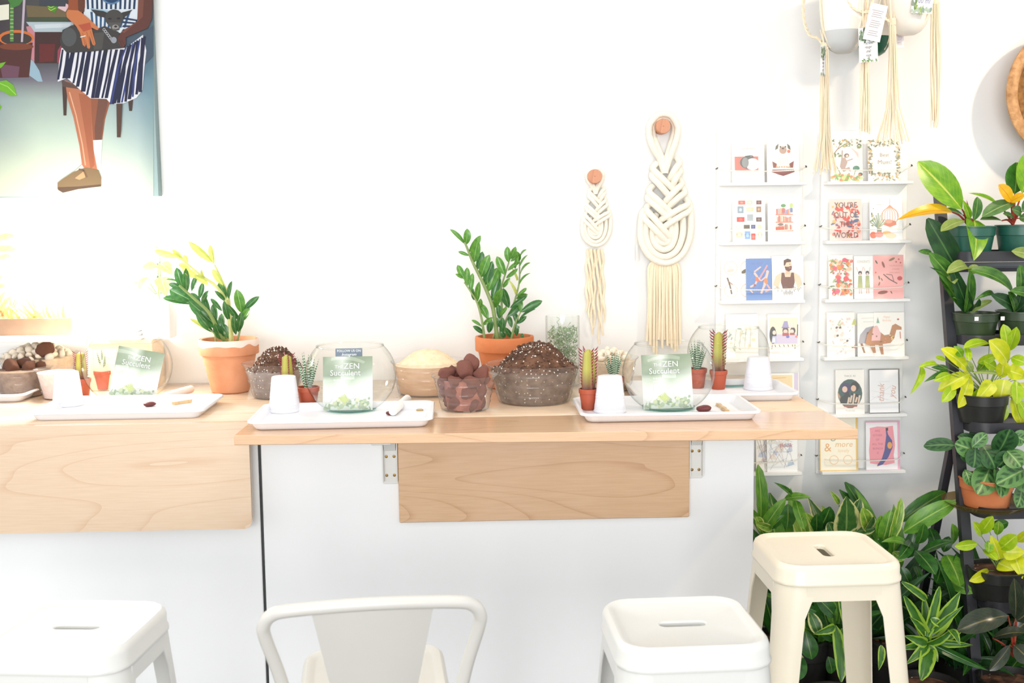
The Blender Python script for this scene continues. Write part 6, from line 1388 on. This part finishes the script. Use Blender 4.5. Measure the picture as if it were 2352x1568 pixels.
leaves(F4, cr, .57, [(1100, 500, 1468, 284, 140, NEST, 'oblong', dict(n=(-.4, -1, .6), arch=.10, wave=.014)), (1080, 420, 1396, 214, 126, PHILD, 'oblong', dict(n=(-.4, -1, .5), arch=.12, wave=.014, yb=.05, yt=.07)), (950, 570, 1006, 345, 116, NEST, 'oblong', dict(wave=.012)), (1000, 560, 1078, 258, 84, SPECK, 'oblong', dict(wave=.012)), (930, 540, 930, 380, 100, NEST, 'ell', dict(wave=.01)), (1200, 580, 1240, 440, 90, PHILD, 'oblong'), (1140, 610, 940, 570, 90, NEST, 'lance', dict(n=(0, -.5, .9), arch=.14)), (1180, 630, 1324, 800, 130, POTH, 'ell', dict(yt=-.12)), (1020, 640, 1100, 700, 76, SPECK, 'ell'), (1150, 560, 1060, 690, 90, POTH, 'ell', dict(yt=-.1)), (1240, 640, 1460, 560, 90, POTH, 'lance', dict(n=(0, -.6, .9))), (1440, 590, 1440, 440, 80, NEST, 'ell'), (1380, 640, 1420, 530, 80, POTH, 'ell', dict(yb=.05, yt=.05)), (1360, 700, 1330, 860, 130, POTH, 'ell'), (1400, 660, 1500, 880, 180, NEST, 'oblong', dict(wave=.012, yt=-.1)), (1470, 650, 1480, 800, 90, POTH, 'ell'), (1390, 830, 1600, 930, 90, NEST, 'ell', dict(yt=-.12)), (1180, 740, 1220, 860, 60, POTH, 'lance'), (1080, 750, 1150, 890, 80, POTH, 'lance'), (980, 640, 900, 560, 100, POTH, 'ell'), (1120, 680, 1180, 480, 110, POTH, 'oblong', dict(yb=.08, yt=.08)), (1330, 620, 1280, 470, 110, POTH, 'oblong', dict(yb=.08, yt=.1))], seed=11)
F5 = floor_plant('dragon_tree', 'striped dragon plant with lime-edged arching leaves in front of the ladder', 2130, .34, .095, .15)
D_ = dict
leaves(F5, cr, .32, [(1270, 1290, 1098, 950, 92, DRAC, 'strap', D_(arch=.04)), (1262, 1240, 1352, 884, 72, DRAC, 'strap', D_(arch=.04, yt=.02)), (1280, 1250, 1502, 916, 116, DRAC, 'lance', D_(yt=.02, arch=.05)), (1290, 1220, 1522, 1022, 56, DRAC, 'lance', D_(arch=.08)), (1290, 1110, 1374, 1172, 60, DRAC, 'lance', D_(arch=.2)), (1270, 1290, 1440, 1190, 66, DRAC, 'strap', D_(arch=.14)), (1420, 1190, 1498, 1304, 62, DRAC, 'lance', D_(arch=.16, yt=-.1)), (1275, 1290, 1222, 1552, 120, DRAC, 'oblong', D_(arch=.08, yt=-.14)), (1265, 1290, 1096, 1230, 80, DRAC, 'lance', D_(arch=.12)), (1260, 980, 1082, 852, 62, DRAC, 'strap', D_(arch=.06, yb=.06, yt=.06)), (1255, 1230, 1140, 1100, 70, DRAC, 'lance'), (1270, 1290, 1110, 1440, 80, DRAC, 'lance', D_(arch=.1, yt=-.1)), (1285, 1280, 1590, 1300, 60, DRAC, 'lance', D_(arch=.1)), (1290, 1290, 1700, 1480, 60, POTH, 'lance', D_(arch=.12)), (1290, 1290, 1520, 1180, 60, DRAC, 'lance', D_(arch=.1, yt=.05)), (1255, 1260, 1240, 960, 70, DRAC, 'strap', D_(arch=.03, yb=.03, yt=.06)), (1270, 1300, 1340, 1420, 70, DRAC, 'lance', D_(arch=.1)), (1260, 1290, 1060, 1330, 60, DRAC, 'lance', D_(arch=.1))], seed=12)
F6 = floor_plant('rubber_plant', 'rubber plant with large dark leaves at the foot of the ladder', 2330, .33, .10, .16)
leaves(F6, cr, .32, [(1840, 1090, 1478, 1200, 180, RUB, 'ell', D_(n=(-.2, -.75, .7), arch=.12)), (1890, 1110, 1880, 826, 110, RUB, 'ell'), (1730, 1250, 1960, 1210, 120, RUB, 'ell', D_(n=(0, -.5, .9))), (1850, 1300, 1706, 1482, 96, RUB, 'ell'), (1880, 1300, 2000, 1420, 150, RUB, 'ell'), (1900, 1130, 2050, 1000, 150, RUB, 'ell'), (1880, 1200, 1990, 1120, 120, RUB, 'ell', D_(yb=.04, yt=.04))], seed=13, petiole=(1880, 1380, STEMR), prad=.004)
F7 = floor_plant('corn_plant', 'striped drooping-leaved plant seen between the legs of the warm-lit stool', 1920, .30, .09, .14)
leaves(F7, cr, .28, [(610, 1160, 655, 1562, 96, DRAC, 'oblong', D_(arch=.06, yt=-.1)), (690, 1110, 688, 1240, 60, DRAC, 'lance'), (380, 1100, 310, 1352, 70, SPECK, 'lance', D_(arch=.08)), (610, 1165, 456, 1222, 66, DRAC, 'lance', D_(arch=.16)), (480, 1060, 400, 1030, 60, POTH, 'ell'), (430, 1060, 500, 1230, 96, AGLA, 'ell'), (400, 1200, 448, 1400, 130, POTH, 'ell', D_(yt=-.05)), (340, 1340, 352, 1550, 130, POTH, 'ell'), (470, 950, 620, 1100, 110, POTH, 'ell', D_(yb=.06, yt=.05)), (600, 1150, 560, 930, 90, NEST, 'oblong', D_(yb=.05, yt=.07)), (560, 1160, 480, 930, 120, POTH, 'oblong', D_(yb=.1, yt=.12)), (640, 1150, 650, 930, 100, FERN, 'strap', D_(yb=.05, yt=.07)), (690, 1150, 640, 940, 60, DRAC, 'strap', D_(yb=.03, yt=.06)), (400, 1060, 380, 930, 90, NEST, 'ell', D_(yb=.1, yt=.12)), (500, 1180, 620, 1260, 100, POTH, 'ell'), (660, 1180, 740, 1400, 90, DRAC, 'oblong', D_(arch=.06)), (560, 1380, 590, 1500, 100, POTH, 'ell', D_(yb=.02, yt=.02)), (940, 1300, 920, 1480, 60, DRAC, 'lance'), (700, 1160, 800, 1250, 80, DRAC, 'lance')], seed=14)
F8 = floor_plant('dark_filler_fern', 'shadowed deep green fern low down behind the striped dragon plant', 2215, .62, .10, .16)
rn = random.Random(31)
for i in range(70):
    b = Vector((F8.location.x+rn.uniform(-.14, .14), .62+rn.uniform(-.05, .05), .15)); a = rn.uniform(0, 6.28); tl = rn.uniform(.15, 1.4); L = rn.uniform(.16, .36)
    tp = b+Vector((math.cos(a)*math.sin(tl)*L, min(math.sin(a)*math.sin(tl)*L, .26), max(math.cos(tl)*L, -.1)))
    put_leaf(F8, b, tp, rn.uniform(.025, .05), rn.choice((POTH, FERND, POTH)), 'lance', n=(0, -.7, .8), arch=.12)
F9 = floor_plant('dark_filler_fern', 'deep green fern low behind the drooping striped plant and warm-lit stool', 1950, .66, .10, .16)
for i in range(40):
    b = Vector((F9.location.x+rn.uniform(-.1, .1), .66+rn.uniform(-.05, .05), .15)); a = rn.uniform(0, 6.28); tl = rn.uniform(.1, 1.2); L = rn.uniform(.2, .38)
    tp = b+Vector((math.cos(a)*math.sin(tl)*L, min(math.sin(a)*math.sin(tl)*L, .2), max(math.cos(tl)*L, -.1)))
    put_leaf(F9, b, tp, rn.uniform(.03, .06), rn.choice((POTH, FERND, FERN)), 'lance', n=(0, -.7, .8), arch=.12)

F10 = floor_plant('dark_filler_fern', 'deep green fern crowding under the rubber plant by the frame', 2300, .50, .09, .14)
for i in range(46):
    b = Vector((F10.location.x+rn.uniform(-.16, .1), .50+rn.uniform(-.06, .06), .12)); a = rn.uniform(0, 6.28); tl = rn.uniform(.2, 1.5); L = rn.uniform(.14, .28)
    tp = b+Vector((math.cos(a)*math.sin(tl)*L, min(math.sin(a)*math.sin(tl)*L, .2), max(math.cos(tl)*L, -.09)))
    put_leaf(F10, b, tp, rn.uniform(.025, .05), rn.choice((POTH, FERND, POTH)), 'lance', n=(0, -.7, .8), arch=.12)

rn = random.Random(77)                                   # more blades of the plants along the wall
for F, x0, x1, Yb, z1, mts in ((F2, .84, 1.02, .74, .66, (NEST, PHILD, POTH)), (F3, .98, 1.16, .72, .62, (POTH, AGLA, SPECK)), (F4, 1.12, 1.36, .70, .66, (NEST, POTH, PHILD))):
    for i in range(16):
        x = rn.uniform(x0, x1); tp = Vector((x+rn.uniform(-.05, .05), Yb+rn.uniform(-.02, .1), z1-rn.uniform(0, .34))); b = Vector((F.location.x+(x-F.location.x)*.5, Yb-.02, max(.16, tp.z-rn.uniform(.16, .26))))
        put_leaf(F, b, tp, rn.uniform(.04, .065), rn.choice(mts), rn.choice(('ell', 'oblong', 'lance')), n=(rn.uniform(-.5, .5), -1, rn.uniform(.2, .8)), arch=.1)
